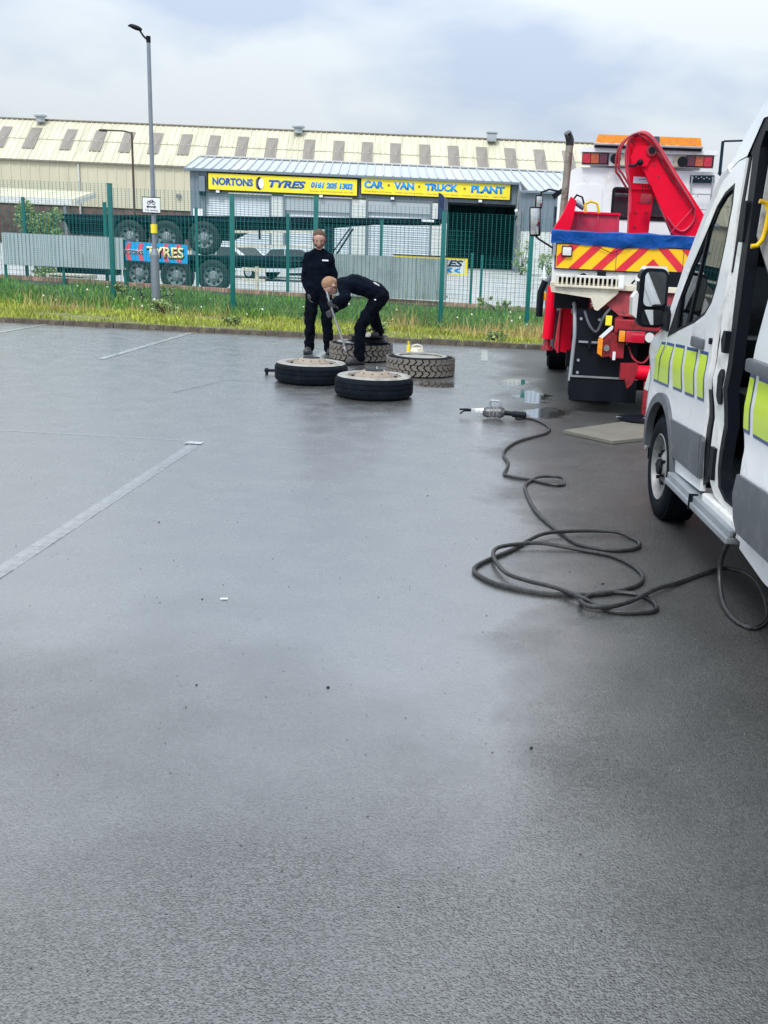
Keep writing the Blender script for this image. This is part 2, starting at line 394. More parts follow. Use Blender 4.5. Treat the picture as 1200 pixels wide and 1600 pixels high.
def cr_spline(pts, n=6, cyc=False):
    P = [Vector(p) for p in pts]; out = []; N_ = len(P)
    for i in range(N_ if cyc else N_ - 1):
        p0 = P[(i - 1) % N_] if cyc or i > 0 else P[0]; p1 = P[i]; p2 = P[(i + 1) % N_]; p3 = P[(i + 2) % N_] if cyc or i < N_ - 2 else P[-1]
        for k in range(n):
            t = k / n
            out.append(.5 * ((2 * p1) + (-p0 + p2) * t + (2 * p0 - 5 * p1 + 4 * p2 - p3) * t * t + (-p0 + 3 * p1 - 3 * p2 + p3) * t ** 3))
    if not cyc: out.append(P[-1])
    return out
def text(s, x0, x1, y, z0, z1, m, parent, name='lettering', ext=.01, bold=0., shear=0., width_fit=True, ctr=False):
    """lettering standing in the x,z plane at depth y, facing -y, fitted to the box x0..x1, z0..z1"""
    cu = bpy.data.curves.new(name, 'FONT'); cu.body = s; cu.size = 1; cu.extrude = 0; cu.offset = bold; cu.shear = shear; cu.resolution_u = 3
    o = bpy.data.objects.new('tmp', cu); COL.objects.link(o)
    dg = bpy.context.evaluated_depsgraph_get(); dg.update()
    me = bpy.data.meshes.new_from_object(o.evaluated_get(dg)); bpy.data.objects.remove(o)
    xs = [v.co.x for v in me.vertices]; ys = [v.co.y for v in me.vertices]
    ax, bx, ay, by = min(xs), max(xs), min(ys), max(ys)
    sx = (x1 - x0) / (bx - ax); sz = (z1 - z0) / (by - ay)
    for v in me.vertices: v.co = Vector((x0 + (v.co.x - ax) * sx, y, z0 + (v.co.y - ay) * sz))
    bm = bmesh.new(); bm.from_mesh(me)
    r = bmesh.ops.extrude_face_region(bm, geom=bm.faces[:])
    for v in [g for g in r['geom'] if isinstance(g, bmesh.types.BMVert)]: v.co.y -= ext
    bmesh.ops.recalc_face_normals(bm, faces=bm.faces); bm.to_mesh(me); bm.free()
    me.materials.clear(); me.materials.append(M[m])
    return link(name, me, parent, False)

# ================================================================== SETTING
def gridmesh(name, xs, ys, zf, m, kind='structure'):
    vs_, fs = [], []
    for y in ys:
        for x in xs: vs_.append((x, y, zf(x, y)))
    nx = len(xs)
    for j in range(len(ys) - 1):
        for i in range(nx - 1): a = j * nx + i; fs.append((a, a + 1, a + nx + 1, a + nx))
    me = bpy.data.meshes.new(name); me.from_pydata(vs_, [], fs); me.materials.append(M[m])
    o = link(name, me, None, True, ang=60); o['kind'] = kind
    return o
def kerb_y(x): return 18.01 - .049 * (x + 2)
def fence_y(x): return 21.43 - .172 * (x)
def lerp(a, b, t): t = max(0, min(1, t)); return a + (b - a) * t
def verge_z(x, y):
    k = kerb_y(x)
    zf = lerp(.10, -.02, (x + 8.5) / 9)
    if y < 22: return lerp(.07, zf, (y - k) / 3.5)
    return lerp(zf, lerp(.10, -.10, (x + 13) / 13), (y - 22) / 6.8)
def yard_z(x, y):
    if y < 38: return lerp(-.1, -.3, (y - 31) / 7)
    return lerp(-.3, 0, (y - 58) / 12)

g = MB(); xs = [-60, 60]
me = bpy.data.meshes.new('car_park')
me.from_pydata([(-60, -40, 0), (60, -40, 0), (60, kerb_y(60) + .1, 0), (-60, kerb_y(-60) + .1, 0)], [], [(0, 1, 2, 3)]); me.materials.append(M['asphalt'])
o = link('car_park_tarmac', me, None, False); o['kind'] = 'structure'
gridmesh('verge', [-60, -40, -25] + [-16 + i * 1. for i in range(27)] + [20, 40, 60], [kerb_y(0) - 2.8 + 0] and [0, .2, .45, .7, .85, 1.], lambda x, y: 0, 'soil')
vg = bpy.data.objects['verge']
for v in vg.data.vertices:                      # spread the rows between kerb and low wall
    y = lerp(kerb_y(v.co.x) + .06, 29.0, v.co.y); v.co.y = y; v.co.z = verge_z(v.co.x, y)
gridmesh('yard', [-220, -80, -40, -20, 0, 20, 60, 220], [29.0, 31, 34, 38, 48, 58, 64, 70, 80, 130, 900], yard_z, 'concrete')

# kerb of separate stones
kr = bpy.data.objects.new('kerb', None); COL.objects.link(kr); kr['kind'] = 'structure'
kb = MB(); kb.box((0, 0, 0), (.892, .13, .14), bev=.015); ks = kb.build('kerb_stone', 'kerb', kr)
for i in range(26):
    x = -14.2 + i * .9; y = kerb_y(x)
    s = ks if i == 0 else inst(ks, kr)
    s.location = (x, y, .012 + random.uniform(-.01, .01)); s.rotation_euler = (random.uniform(-.05, .05), random.uniform(-.01, .01), -.049 + random.uniform(-.012, .012))

# painted bays
def strip(name, pts, m, z=.004):
    me = bpy.data.meshes.new(name); me.from_pydata([(x, y, z) for x, y in pts], [], [tuple(range(len(pts)))]); me.materials.append(M[m])
    o = link(name, me, None, False); o['kind'] = 'structure'; return o
for x0, y0, x1, y1 in ((-7.81, 13.9, -7.74, 18.2), (-5.1, 13.62, -5.1, 17.95), (-2.46, 14.2, -2.49, 17.9), (-.04, 15.6, -.05, 17.3), (2.35, 13.1, 2.33, 17.6), (-10.4, 13.9, -10.35, 18.3)):
    strip('painted_line', [(x0 - .05, y0), (x0 + .05, y0), (x1 + .05, y1), (x1 - .05, y1)], 'line')
strip('painted_line', [(-2.44, 8.27), (-2.30, 8.27), (-2.30, 8.37), (-2.44, 8.37)], 'line', .008)
strip('tar_seam', [(-6.5, 8.52), (-3.2, 8.44), (-2.46, 8.40), (-2.46, 8.408), (-3.2, 8.449), (-6.5, 8.53)], 'line')
strip('tar_seam', [(-3.35, 11.0), (-3.05, 12.2), (-3.045, 12.2), (-3.34, 11.0)], 'seam')
strip('tar_seam', [(-3.02, 12.18), (-1.9, 12.02), (-1.9, 12.026), (-3.02, 12.188)], 'seam')

# bay divider made of block pavers
pr = bpy.data.objects.new('paver_strip', None); COL.objects.link(pr); pr['kind'] = 'structure'
pb = MB(); pb.box((0, 0, 0), (.098, .1985, .03), bev=.001); p0_ = pb.build('paver', 'paver', pr, False)
y = 1.2; i = 0
while y < 8.22:
    s = p0_ if i == 0 else inst(p0_, pr)
    s.location = (-2.37 + random.uniform(-.003, .003) + .006 * (y - 5), y, -.0125 + random.uniform(-.0008, .0010))
    s.rotation_euler = (random.uniform(-.004, .004), random.uniform(-.008, .008), random.uniform(-.012, .012)); y += .2; i += 1

# ------------------------------------------------------------------ warehouse (far)
def warehouse():
    W = thing('warehouse', 'long cream clad warehouse with grey rooflights stretching behind the yard', 'warehouse', (0, 100, 0))
    x0, x1 = -72, 15
    ez, rz, ry = 7.55, 11.55, 6.
    ridge_y = ry
    n = Vector((0, -(rz - ez), ry)).normalized()
    def rp(x, t, h=0):      # point on the front roof slope
        return (x - .107 * t * ry, t * ry + n.y * h, ez + (rz - ez) * t + n.z * h)   # sheets run square to a slightly skewed gable
    # corrugated front wall: real ribs
    w = MB(); xs = []
    x = x0
    while x < x1: xs += [(x, 0), (x + .62, 0), (x + .66, -.05), (x + .80, -.05), (x + .84, 0)]; x += .9
    for (a, ya), (b, yb) in zip(xs, xs[1:]): w.quad((a, ya, 3.55), (b, yb, 3.55), (b, yb, ez - .1), (a, ya, ez - .1))
    w.build('cladding_wall', 'wall_cream', W, False)
    w = MB(); w.span((x0, .12, -.1), (x1, .6, 3.56)); w.build('brick_wall', 'brick_dark', W, False)
    w = MB(); w.span((x0, .05, 3.5), (x1, .3, 3.6)); w.build('drip_flashing', 'black', W, False)
    # roof sheets in two rows
    for t0, t1, h in ((-.03, .52, 0), (.50, 1.0, .05)):
        w = MB(); x = x0
        pts = []
        while x < x1: pts += [(x, 0), (x + .30, 0), (x + .34, .06), (x + .44, .06), (x + .48, 0)]; x += .52
        for (a, ha), (b, hb) in zip(pts, pts[1:]): w.quad(rp(a, t0, ha + h), rp(b, t0, hb + h), rp(b, t1, hb + h), rp(a, t1, ha + h))
        w.build('roof_sheeting', 'roof_cream', W, False)
    w = MB(); w.quad((x0 - .6, ry, rz), (x1 - .6, ry, rz), (x1 - .6, 2 * ry, ez), (x0 - .6, 2 * ry, ez)); w.build('rear_roof', 'roof_cream', W, False)
    w = MB(); w.span((x0 - .6, ry - .25, rz + .0), (x1 - .6, ry + .25, rz + .14), .04); w.build('ridge_cap', 'skylight', W, False)
    w = MB(); w.span((x0, -.32, ez - .18), (x1, -.05, ez - .02), .03); w.build('gutter', 'skylight', W, False)
    w = MB(); w.prism([(0, 0), (12, 0), (12, ez), (6, rz), (0, ez)], .2, lambda a, b, t: (x1 + t, a, b)); w.build('gable_wall', 'wall_cream', W, False)
    w = MB(); w.prism([(0, 0), (12, 0), (12, ez), (6, rz), (0, ez)], .2, lambda a, b, t: (x0 + t, a, b)); w.build('gable_wall', 'wall_cream', W, False)
    # rooflights
    s = MB(); s.quad(rp(0, .25, .10), rp(1.05, .25, .10), rp(1.05, .77, .12), rp(0, .77, .12))
    s.quad(rp(0, .25, 0), rp(1.05, .25, 0), rp(1.05, .25, .10), rp(0, .25, .10)); s.quad(rp(0, .25, 0), rp(0, .25, .1), rp(0, .77, .12), rp(0, .77, 0)); s.quad(rp(1.05, .25, 0), rp(1.05, .25, .1), rp(1.05, .77, .12), rp(1.05, .77, 0))
    sk = s.build('rooflight', 'skylight', W, False)
    px = [-47.2, -44.4, -40.9, -38.1, -35.35, -32.6, -29.8, -27.1, -24.4, -21.6, -18.0, -15.2, -12.5, -9.8, -7.0, -4.3, -1.6, 1.1, 3.9, 6.6, 9.4, 12.]
    for i, x in enumerate([-58, -55.2, -51.4] + px):
        o = sk if i == 0 else inst(sk, W); o.location.x = x
    # ridge ventilators
    for i, x in enumerate((-44.2, -19.2, -.6)):
        v = MB()
        if i < 2: v.cyl((0, 0, 0), (0, 0, .5), .42, .42, 14); v.cyl((0, 0, .5), (0, 0, .62), .62, .62, 14); v.ball((0, 0, .62), .55, (1, 1, .35), 14)
        else: v.span((-.45, -.4, 0), (.45, .4, .75), .05); v.span((-.55, -.5, .75), (.55, .5, .85))
        v.build('roof_vent', 'shutter_box', W, True, loc=(x, ry - .9, rz - .25))
    for x in (-38.7, -62.):
        v = MB(); v.cyl((0, 0, 0), (0, 0, ez - .2), .09, .09, 10); v.build('downpipe', 'block', W, loc=(x, -.12, 0))
    for x in (-29.4, -48.5):
        v = MB(); v.span((-.2, -.15, 0), (.2, 0, .3)); v.build('wall_lamp', 'grey_paint', W, False, loc=(x, -.1, 4.7))
    return W
warehouse()

# lean-to canopy in front of the warehouse
W = thing('loading_canopy', 'low cream canopy roof with dark edge left of the bush', 'canopy', (0, 92, 0))
w = MB(); w.prism([(0, 3.95), (5, 4.8), (5, 4.7), (0, 3.85)], 24, lambda a, b, t: (-36.2 - t, a, b)); w.build('roof_sheet', 'roof_cream', W, False)
w = MB(); w.span((-60, -.12, 3.45), (-36.3, -.02, 3.95)); w.build('fascia', 'block', W, False)
w = MB(); w.prism([(0, 3.45), (5, 4.3), (5, 4.68), (0, 3.83)], .1, lambda a, b, t: (-36.1 - t, a, b)); w.build('gable_edge', 'block', W, False)
for x in (-37, -45, -53): 
    w = MB(); w.span((x - .1, 0, 0), (x + .1, .2, 3.5)); w.build('post', 'grey_paint', W, False)

# ------------------------------------------------------------------ tyre workshop
def workshop():
    W = thing('tyre_workshop', 'grey clad unit with roller doors and pale ribbed roof behind the parked trailers', 'workshop', (0, 74, 0))
    xl, xr = -20.98, 1.55; ez = 5.86; rz, ry = 7.0, 6.
    sl = (rz - ez) / ry
    # left pier
    def ribbed(name, x0, x1, z0, z1, y, m='clad_grey'):
        w = MB(); pts = []; x = x0
        while x < x1 - .01: pts += [(x, 0), (min(x + .22, x1), 0), (min(x + .25, x1), -.04), (min(x + .32, x1), -.04), (min(x + .35, x1), 0)]; x += .36
        pts.append((x1, 0))
        for (a, ya), (b, yb) in zip(pts, pts[1:]):
            if b > a: w.quad((a, y + ya, z0), (b, y + yb, z0), (b, y + yb, z1), (a, y + ya, z1))
        w.span((x0, y + .02, z0), (x1, y + .3, z1))
        return w.build(name, m, W, False)
    ribbed('cladding_panel', xl, -20.1, -.05, ez, 0)
    ribbed('fascia_cladding', -20.1, xr, 4.42, ez, 0)
    # shutters and openings
    doors = [(-20.1, -15.37, 4.33), (-14.55, -9.81, 4.36), (-8.84, -4.27, 4.4)]
    sm = MB(); zz = 0
    while zz < 4.25: sm.quad((0, 0, zz), (4.6, 0, zz), (4.6, -.03, zz + .06), (0, -.03, zz + .06)); sm.quad((0, -.03, zz + .06), (4.6, -.03, zz + .06), (4.6, 0, zz + .15), (0, 0, zz + .15)); zz += .15
    for i, (a, b, h) in enumerate(doors):
        if i == 0: d0 = sm.build('roller_shutter', 'shutter', W, False, loc=(a + .06, .22, 0)); d = d0
        else: d = inst(d0, W, (a + .06, .22, 0))
        d.scale.x = (b - a - .12) / 4.6
        f = MB(); f.span((a, -.02, 0), (a + .14, .2, h)); f.span((b - .14, -.02, 0), (b, .2, h)); f.span((a + .14, -.02, h - .1), (b - .14, .2, h)); f.build('door_frame', 'clad_grey', W, False)
        if i: f = MB(); f.span((a + .15, .02, h - 1.05 + .1 * i), (b - .15, .17, h - .11)); f.build('shutter_hood', 'shutter_box', W, False)
    # block piers with courses
    bk = MB(); bk.box((0, 0, 0), (.43, .28, .205), bev=.006); b0 = None
    for (a, b) in ((-15.37, -14.55), (-9.81, -8.84), (-4.27, -3.21)):
        for r in range(20):
            n = 2
            wd = (b - a - .01) / n
            for k in range(n):
                if b0 is None: b0 = bk.build('block', 'block', W, False); o = b0
                else: o = inst(b0, W)
                o.location = (a + wd * (k + .5) + .005, .14 + random.uniform(-.004, .004), .11 + r * .216); o.scale.x = (wd - .01) / .43
        c = MB(); c.span((a + .01, .06, 0), (b - .01, .25, 4.42)); c.build('mortar', 'wall_grey', W, False)
    # open bay: a real recess
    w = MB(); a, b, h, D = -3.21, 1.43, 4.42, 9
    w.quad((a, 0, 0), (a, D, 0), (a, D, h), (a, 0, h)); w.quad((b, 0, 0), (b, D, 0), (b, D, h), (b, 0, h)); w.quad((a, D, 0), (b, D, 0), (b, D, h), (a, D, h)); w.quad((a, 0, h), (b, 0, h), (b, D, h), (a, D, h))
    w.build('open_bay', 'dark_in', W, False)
    w = MB(); w.span((.1, 6.9, 0), (.35, 7.1, 4.4)); w.span((-3, 5, 2.5), (1.3, 5.2, 2.62)); w.span((-2.6, 4, 0), (-1, 5, 1.2), .1); w.build('bay_fittings', 'trailer', W, False)
    w = MB(); w.span((a, -.06, 4.28), (b, -.02, 4.42)); w.build('door_head', 'black', W, False)
    ribbed('corner_pier', 1.43, xr, -.05, 4.42, 0)
    # roof panels, standing seams
    n = Vector((0, -sl, 1)).normalized()
    def rp(x, y, h=0): return (x - .107 * y, y + n.y * h, ez + sl * y + n.z * h)
    q = MB(); wd = .62
    q.quad(rp(0, -.25, .05), rp(wd - .06, -.25, .05), rp(wd - .06, ry, .05), rp(0, ry, .05))
    for u in (0, wd - .06): q.quad(rp(u, -.25, .05), rp(u + .0, -.25, .15), rp(u, ry, .15), rp(u, ry, .05))
    q.quad(rp(wd - .06, -.25, .15), rp(wd, -.25, .15), rp(wd, ry, .15), rp(wd - .06, ry, .15)); q.quad(rp(0, -.25, .05), rp(wd, -.25, .05), rp(wd, -.25, -.02), rp(0, -.25, -.02))
    r0 = q.build('roof_panel', 'roof_pale', W, False)
    me2 = r0.data.copy(); me2.materials.clear(); me2.materials.append(M['roof_pale2'])
    x = xl - .3; i = 0
    while x < xr - .1:
        o = r0 if i == 0 else inst(r0, W); o.location.x = x
        if i % 8 in (5, 6) and 3 < i: o.data = me2
        x += wd; i += 1
    # right section comes further forward under the same slope
    ex = 3.6
    q = MB(); 
    q.quad(rp(0, -ex - .25, .05), rp(wd - .06, -ex - .25, .05), rp(wd - .06, ry, .05), rp(0, ry, .05))
    for u in (0, wd - .06): q.quad(rp(u, -ex - .25, .05), rp(u, -ex - .25, .15), rp(u, ry, .15), rp(u, ry, .05))
    q.quad(rp(wd - .06, -ex - .25, .15), rp(wd, -ex - .25, .15), rp(wd, ry, .15), rp(wd - .06, ry, .15))
    r1 = q.build('roof_panel', 'roof_pale', W, False); i = 0
    while x < 26:
        o = r1 if i == 0 else inst(r1, W); o.location.x = x; x += wd; i += 1
    ze = ez - sl * ex
    w = MB(); w.prism([(0, -.05), (0, ez - .03), (-ex, ze - .03), (-ex, -.05)], .15, lambda a, b, t: (xr + .02 + t, a, b)); w.build('cheek_wall', 'clad_grey', W, False)
    w = MB(); w.span((xr + .02, -ex - .28, ze - .12), (26, -ex - .14, ze + .05), .03); w.build('gutter', 'clad_grey', W, False)
    w = MB(); w.span((xl - .3, -.42, ez - .14), (xr, -.27, ez + .04), .03); w.build('gutter', 'clad_grey', W, False)
    ribbed('cladding_panel', xr + .18, 26, 2.7, ze - .1, -ex)
    w = MB(); w.span((xr + .18, -ex + .02, 0), (4.0, -ex + .3, 2.7)); w.span((5.6, -ex + .02, 0), (26, -ex + .3, 2.7)); w.build('block_wall', 'block', W, False)
    w = MB(); w.span((4.0, -ex - .06, 1.2), (5.6, -ex - .0, 4.2)); w.build('window', 'dark_glass', W, False)
    w = MB(); w.span((3.9, -ex - .09, 4.2), (5.7, -ex + .05, 4.3)); w.span((3.9, -ex - .09, 1.1), (5.7, -ex + .05, 1.2)); w.span((3.9, -ex - .09, 1.2), (4.0, -ex + .05, 4.2)); w.build('window_frame', 'trailer', W, False)
    w = MB(); w.prism([(0, 0), (10, 0), (10, 6.1), (ry, rz - .1), (0, ez - .1)], .1, lambda a, b, t: (xl + t, a + .3, b)); w.build('end_wall', 'clad_grey', W, False)
    w = MB(); w.quad((xl - .9, ry, rz + .1), (26, ry, rz + .1), (26, ry + 6, 6), (xl - .9, ry + 6, 6)); w.build('rear_roof', 'roof_pale2', W, False)
    w = MB(); w.span((xl - .9, ry - .15, rz + .08), (26, ry + .15, rz + .2), .04); w.build('ridge_cap', 'roof_pale2', W, False)
    # small fixtures
    for x, z in ((-19.0, 4.42), (-11.9, 4.42), (-7.0, 4.48), (-1.0, 4.56)):
        v = MB(); v.span((-.16, -.26, -.1), (.16, -.05, .12), .03); o = v.build('floodlight', 'black', W, False, loc=(x, 0, z))
        v = MB(); v.span((-.12, -.275, -.07), (.12, -.262, .09)); v.build('lamp_glass', 'sign_white', o, False)
    v = MB(); v.span((-.75, -.06, 2.55), (-.1, -.02, 3.25)); v.build('notice', 'sign_white', W, False, loc=(xl + .95, 0, 0))
    v = MB(); v.span((-.2, -.3, 0), (.2, -.05, 1.0)); v.build('alarm_box', 'clad_grey', W, False, loc=(xl + .9, 0, 4.4))
    v = MB(); v.span((-.2, -.32, -.25), (.2, -.05, 0)); v.build('vent_hood', 'trailer', W, False, loc=(xl + .9, 0, 4.4))
    v = MB(); v.ball((0, 0, 0), .14); v.build('bulkhead_lamp', 'sign_white', W, loc=(xr - .05, -1.0, 4.0))
    v = MB(); v.tube([(xr - .12, -.2, 3.55), (xr - .12, -1.8, 3.4), (xr - .1, -3.7, 3.6)], .05, 6); v.build('cable', 'black', W)
    v = MB(); v.cyl((0, 0, 0), (0, 0, 3.9), .12, .12, 8); v.build('downpipe', 'grey_paint', W, loc=(xr + .1, -ex - .1, 0))
workshop()

def sign_things():
    S = thing('sign_board', 'yellow board above the shutters reading NORTONS TYRES with phone number', 'sign', (0, 73.74, 0), group='yellow boards on the workshop')
    w = MB(); w.span((-19.64, 0, 4.55), (-9.44, .1, 5.62), .02); w.build('board', 'sign_yellow', S, False)
    w = MB(); w.span((-19.7, .02, 5.62), (-9.38, .12, 5.7)); w.span((-19.7, .02, 4.48), (-9.38, .12, 4.55)); w.span((-9.44, .02, 4.55), (-9.38, .12, 5.62)); w.span((-19.7, .02, 4.55), (-19.64, .12, 5.62)); w.build('frame', 'black', S, False)
    text('NORTONS', -19.36, -16.57, 0, 4.84, 5.35, 'sign_white', S, 'letter_halo', .006, .06)
    text('NORTONS', -19.36, -16.57, -.01, 4.86, 5.36, 'sign_blue', S, 'lettering', .006, .045)
    text('TYRES', -15.5, -12.95, 0, 4.83, 5.34, 'sign_white', S, 'letter_halo', .006, .06, .25)
    text('TYRES', -15.5, -12.95, -.01, 4.85, 5.35, 'sign_blue', S, 'lettering', .006, .045, .25)
    text('0161 205 1302', -12.62, -9.72, 0, 4.93, 5.38, 'sign_white', S, 'letter_halo', .006, .07, .2)
    text('0161 205 1302', -12.60, -9.74, -.01, 4.95, 5.36, 'sign_cyan', S, 'lettering', .006, .06, .2)
    text('www.nortonstyres.co.uk', -12.7, -9.7, 0, 4.66, 4.80, 'sign_brown', S, 'small_lettering', .006, .0, .1)
    v = MB(); v.cyl((-16.12, -.02, 5.08), (-16.12, .0, 5.08), .42, .42, 24); o = v.build('tyre_emblem', 'black', S, False); 
    for vv in o.data.vertices: vv.co.x = -16.12 + (vv.co.x + 16.12) * .6
    v = MB(); v.cyl((-16.0, -.035, 5.08), (-16.0, -.021, 5.08), .34, .34, 24); o2 = v.build('emblem_rim', 'sign_white', S, False)
    for vv in o2.data.vertices: vv.co.x = -16.0 + (vv.co.x + 16.0) * .55
    v = MB()
    for k in range(7): v.span((-16.38, -.03, 4.8 + k * .085), (-16.24, -.021, 4.84 + k * .085))
    v.build('emblem_tread', 'grey_paint', S, False)
    S = thing('sign_board', 'yellow board above the open bay reading CAR VAN TRUCK PLANT', 'sign', (0, 73.74, 0), group='yellow boards on the workshop')
    w = MB(); w.span((-9.15, 0, 4.72), (1.0, .1, 5.78), .02); w.build('board', 'sign_yellow', S, False)
    w = MB(); w.span((-9.21, .02, 5.78), (1.06, .12, 5.86)); w.span((-9.21, .02, 4.65), (1.06, .12, 4.72)); w.span((1.0, .02, 4.72), (1.06, .12, 5.78)); w.span((-9.21, .02, 4.72), (-9.15, .12, 5.78)); w.build('frame', 'black', S, False)
    for s, a, b in (('CAR', -8.95, -7.62), ('VAN', -6.92, -5.55), ('TRUCK', -4.8, -2.55), ('PLANT', -1.65, .62)):
        text(s, a - .03, b + .03, 0, 5.06, 5.60, 'sign_white', S, 'letter_halo', .006, .075)
        text(s, a, b, -.01, 5.10, 5.56, 'sign_cyan', S, 'lettering', .006, .05)
    for x in (-7.27, -5.2, -2.1):
        v = MB(); v.span((x - .07, -.015, 5.26), (x + .07, 0, 5.40)); v.build('dot', 'sign_brown', S, False)
    text('Wheel Balance & Tracking  -  Mobile Tyre Fitting Service  -  Tyre Sales & Puncture Repairs  -  Emergency Call Out 24hr  -  Open 7 Days', -8.95, .75, 0, 4.80, 4.94, 'sign_brown', S, 'small_lettering', .006)
sign_things()

# far lamp posts, distant building
def lamp(label, x, y, h, arm, head, r=.06, z0=0, group='street lamps', dark='lampgrey', headz=.2, col=True):
    T = thing('street_lamp', label, 'street lamp', (x, y, z0), group=group)
    v = MB(); v.cyl((0, 0, 0), (0, 0, h), r, r * .72, 14); v.build('column', dark, T)
    if col: v = MB(); v.cyl((0, 0, 0), (0, 0, 1.18), r * 1.75, r * 1.7, 14); v.cyl((0, 0, 1.18), (0, 0, 1.3), r * 1.7, r * 1.02, 14); v.build('base_sleeve', dark, T)
    return T
T = lamp('tall grey lamp post rising from the grass verge, its head turned left', -7.07, 22.2, 5.38, 0, 0, .052)
v = MB(); v.tube([(0, 0, 5.33), (-.10, 0, 5.42), (-.17, 0, 5.52)], .02, 8); v.cyl((0, 0, 5.3), (0, 0, 5.42), .045, .045, 12); v.build('bracket', 'black', T)
v = MB(); v.ball((0, 0, 0), .14, (1.0, .55, .34), 16, Matrix.Rotation(.30, 4, 'Y')); v.ball((-.09, 0, .015), .07, (1, .6, .3), 12, Matrix.Rotation(.2, 4, 'Y')); v.build('lantern', 'black', T, loc=(-.25, 0, 5.57))
T['label'] = 'tall grey lamp post rising from the grass verge with sign and yellow band'
v = MB(); v.cyl((0, 0, 1.62), (0, 0, 1.80), .066, .066, 14); v.build('yellow_band', 'sign_yellow', T)
v = MB(); v.span((-.18, -.10, 2.03), (.18, -.085, 2.32), .01); sg = v.build('plate', 'sign_white', None, False)
S = thing('cycle_sign', 'small white cycle route sign with double arrow on the lamp post', 'sign', (-7.08, 22.2, 0)); sg.parent = S
v = MB(); v.span((-.19, -.082, 2.325), (.19, -.07, 2.34)); v.span((-.19, -.082, 2.01), (.19, -.07, 2.025)); v.span((-.195, -.082, 2.01), (-.18, -.07, 2.34)); v.build('border', 'black', S, False)
v = MB(); v.prism([(-.10, 2.145), (-.065, 2.175), (-.065, 2.155), (.065, 2.155), (.065, 2.175), (.10, 2.145), (.065, 2.115), (.065, 2.135), (-.065, 2.135), (-.065, 2.115)], .006, XZ(-.108)); v.build('arrow', 'black', S, False)
v = MB(); v.tube([(-.05 + .032 * math.cos(a), -.105, 2.225 + .032 * math.sin(a)) for a in [k * PI / 6 for k in range(12)]], .005, 5, cyc=True); v.tube([(.05 + .032 * math.cos(a), -.105, 2.225 + .032 * math.sin(a)) for a in [k * PI / 6 for k in range(12)]], .005, 5, cyc=True)
v.tube([(-.05, -.105, 2.225), (-.02, -.105, 2.27), (.035, -.105, 2.265), (0, -.105, 2.22), (-.02, -.105, 2.27)], .005, 5); v.tube([(.05, -.105, 2.225), (.03, -.105, 2.285), (.012, -.105, 2.285)], .005, 5); v.build('bicycle_symbol', 'black', S, False)
text('Try cycling', -.13, .13, -.103, 2.06, 2.09, 'black', S, 'lettering', .004)
T = lamp('slender brown lamp post with long arm, far behind in front of the warehouse', -18.5, 55, 6.4, 0, 0, .07, 0, col=False, dark='bark')
v = MB(); v.tube([(0, 0, 6.38), (-.4, 0, 6.46), (-1.3, 0, 6.46)], .04, 6); v.ball((-1.45, 0, 6.45), .2, (1.3, .6, .35)); v.build('arm', 'bark', T)
T = lamp('dark lamp post seen between the truck cab and the van roof', 8.55, 42, 5.9, 0, 0, .08, 0, col=False, dark='trailer')
v = MB(); v.tube([(0, 0, 5.85), (.05, 0, 5.9), (.75, 0, 5.95)], .04, 6); v.build('arm', 'trailer', T)
B = thing('distant_building', 'dark distant gabled building seen past the truck cab', 'building', (20.6, 95, 0), .1)
w = MB(); w.span((-.5, 0, 0), (6, 8, 7.2)); w.build('wall', 'clad_grey', B, False)
w = MB(); w.prism([(-1, 7.2), (6.5, 7.2), (6.5, 8.6), (-.2, 8.9)], 8, XZ(0)); w.build('roof', 'skylight', B, False)
w = MB(); w.span((0, -.05, 7.3), (1.6, -.01, 8.2)); w.build('window', 'dark_glass', B, False)

# ------------------------------------------------------------------ vegetation
def leafy(name, label, cat, loc, w, d, h, n, size=.09, seed=1, m='leaf', group=None):
    rnd = random.Random(seed); T = thing(name, label, cat, loc, group=group)
    vs_, fs = [], []
    clumps = [(rnd.uniform(-w, w) * .75, rnd.uniform(-d, d) * .75, rnd.uniform(.12, .9) * h, rnd.uniform(.22, .42) * min(w, h * .5)) for _ in range(26)]
    for i in range(n):
        cx, cy, cz, cr_ = rnd.choice(clumps)
        v = Vector((rnd.gauss(0, 1), rnd.gauss(0, 1), rnd.gauss(0, 1))).normalized() * cr_ * rnd.uniform(.3, 1.15)
        p = Vector((cx, cy, cz)) + v
        if p.z < .02: continue
        s = size * rnd.uniform(.5, 1.3)
        a = Vector((rnd.gauss(0, 1), rnd.gauss(0, 1), rnd.gauss(0, 1))).normalized(); b = a.orthogonal().normalized()
        k = len(vs_); vs_ += [p - a * s * .5, p + b * s * .28, p + a * s * .5, p - b * s * .28]; fs.append((k, k + 1, k + 2, k + 3))
    me = bpy.data.meshes.new('foliage'); me.from_pydata([tuple(v) for v in vs_], [], fs); me.materials.append(M[m])
    link('foliage', me, T, False)
    b = MB()
    for i in range(5):
        cx, cy, cz, _ = clumps[i]
        b.tube([(cx * .1, cy * .1, 0), (cx * .4, cy * .4, cz * .5), (cx, cy, cz)], [.035, .025, .01], 6)
    b.build('stem', 'bark', T)
    return T
leafy('bush', 'loose pale green bush behind the corrugated hoarding', 'bush', (-13.3, 31.0, -.1), .72, .5, 2.5, 8500, .085, 3)
leafy('shrub', 'straggly shrub growing at the workshop corner by the open bay', 'shrub', (1.9, 67.5, -.05), .6, .4, 2.3, 420, .16, 5)
leafy('shrub', 'leafy shrub against the workshop side wall behind the truck mirror', 'shrub', (3.7, 67, -.05), .9, .5, 1.6, 520, .18, 6)
leafy('weed_clump', 'low weed clump at the right foot of the second fence', 'weeds', (.3, 28.4, -.1), .8, .3, .45, 900, .07, 9)
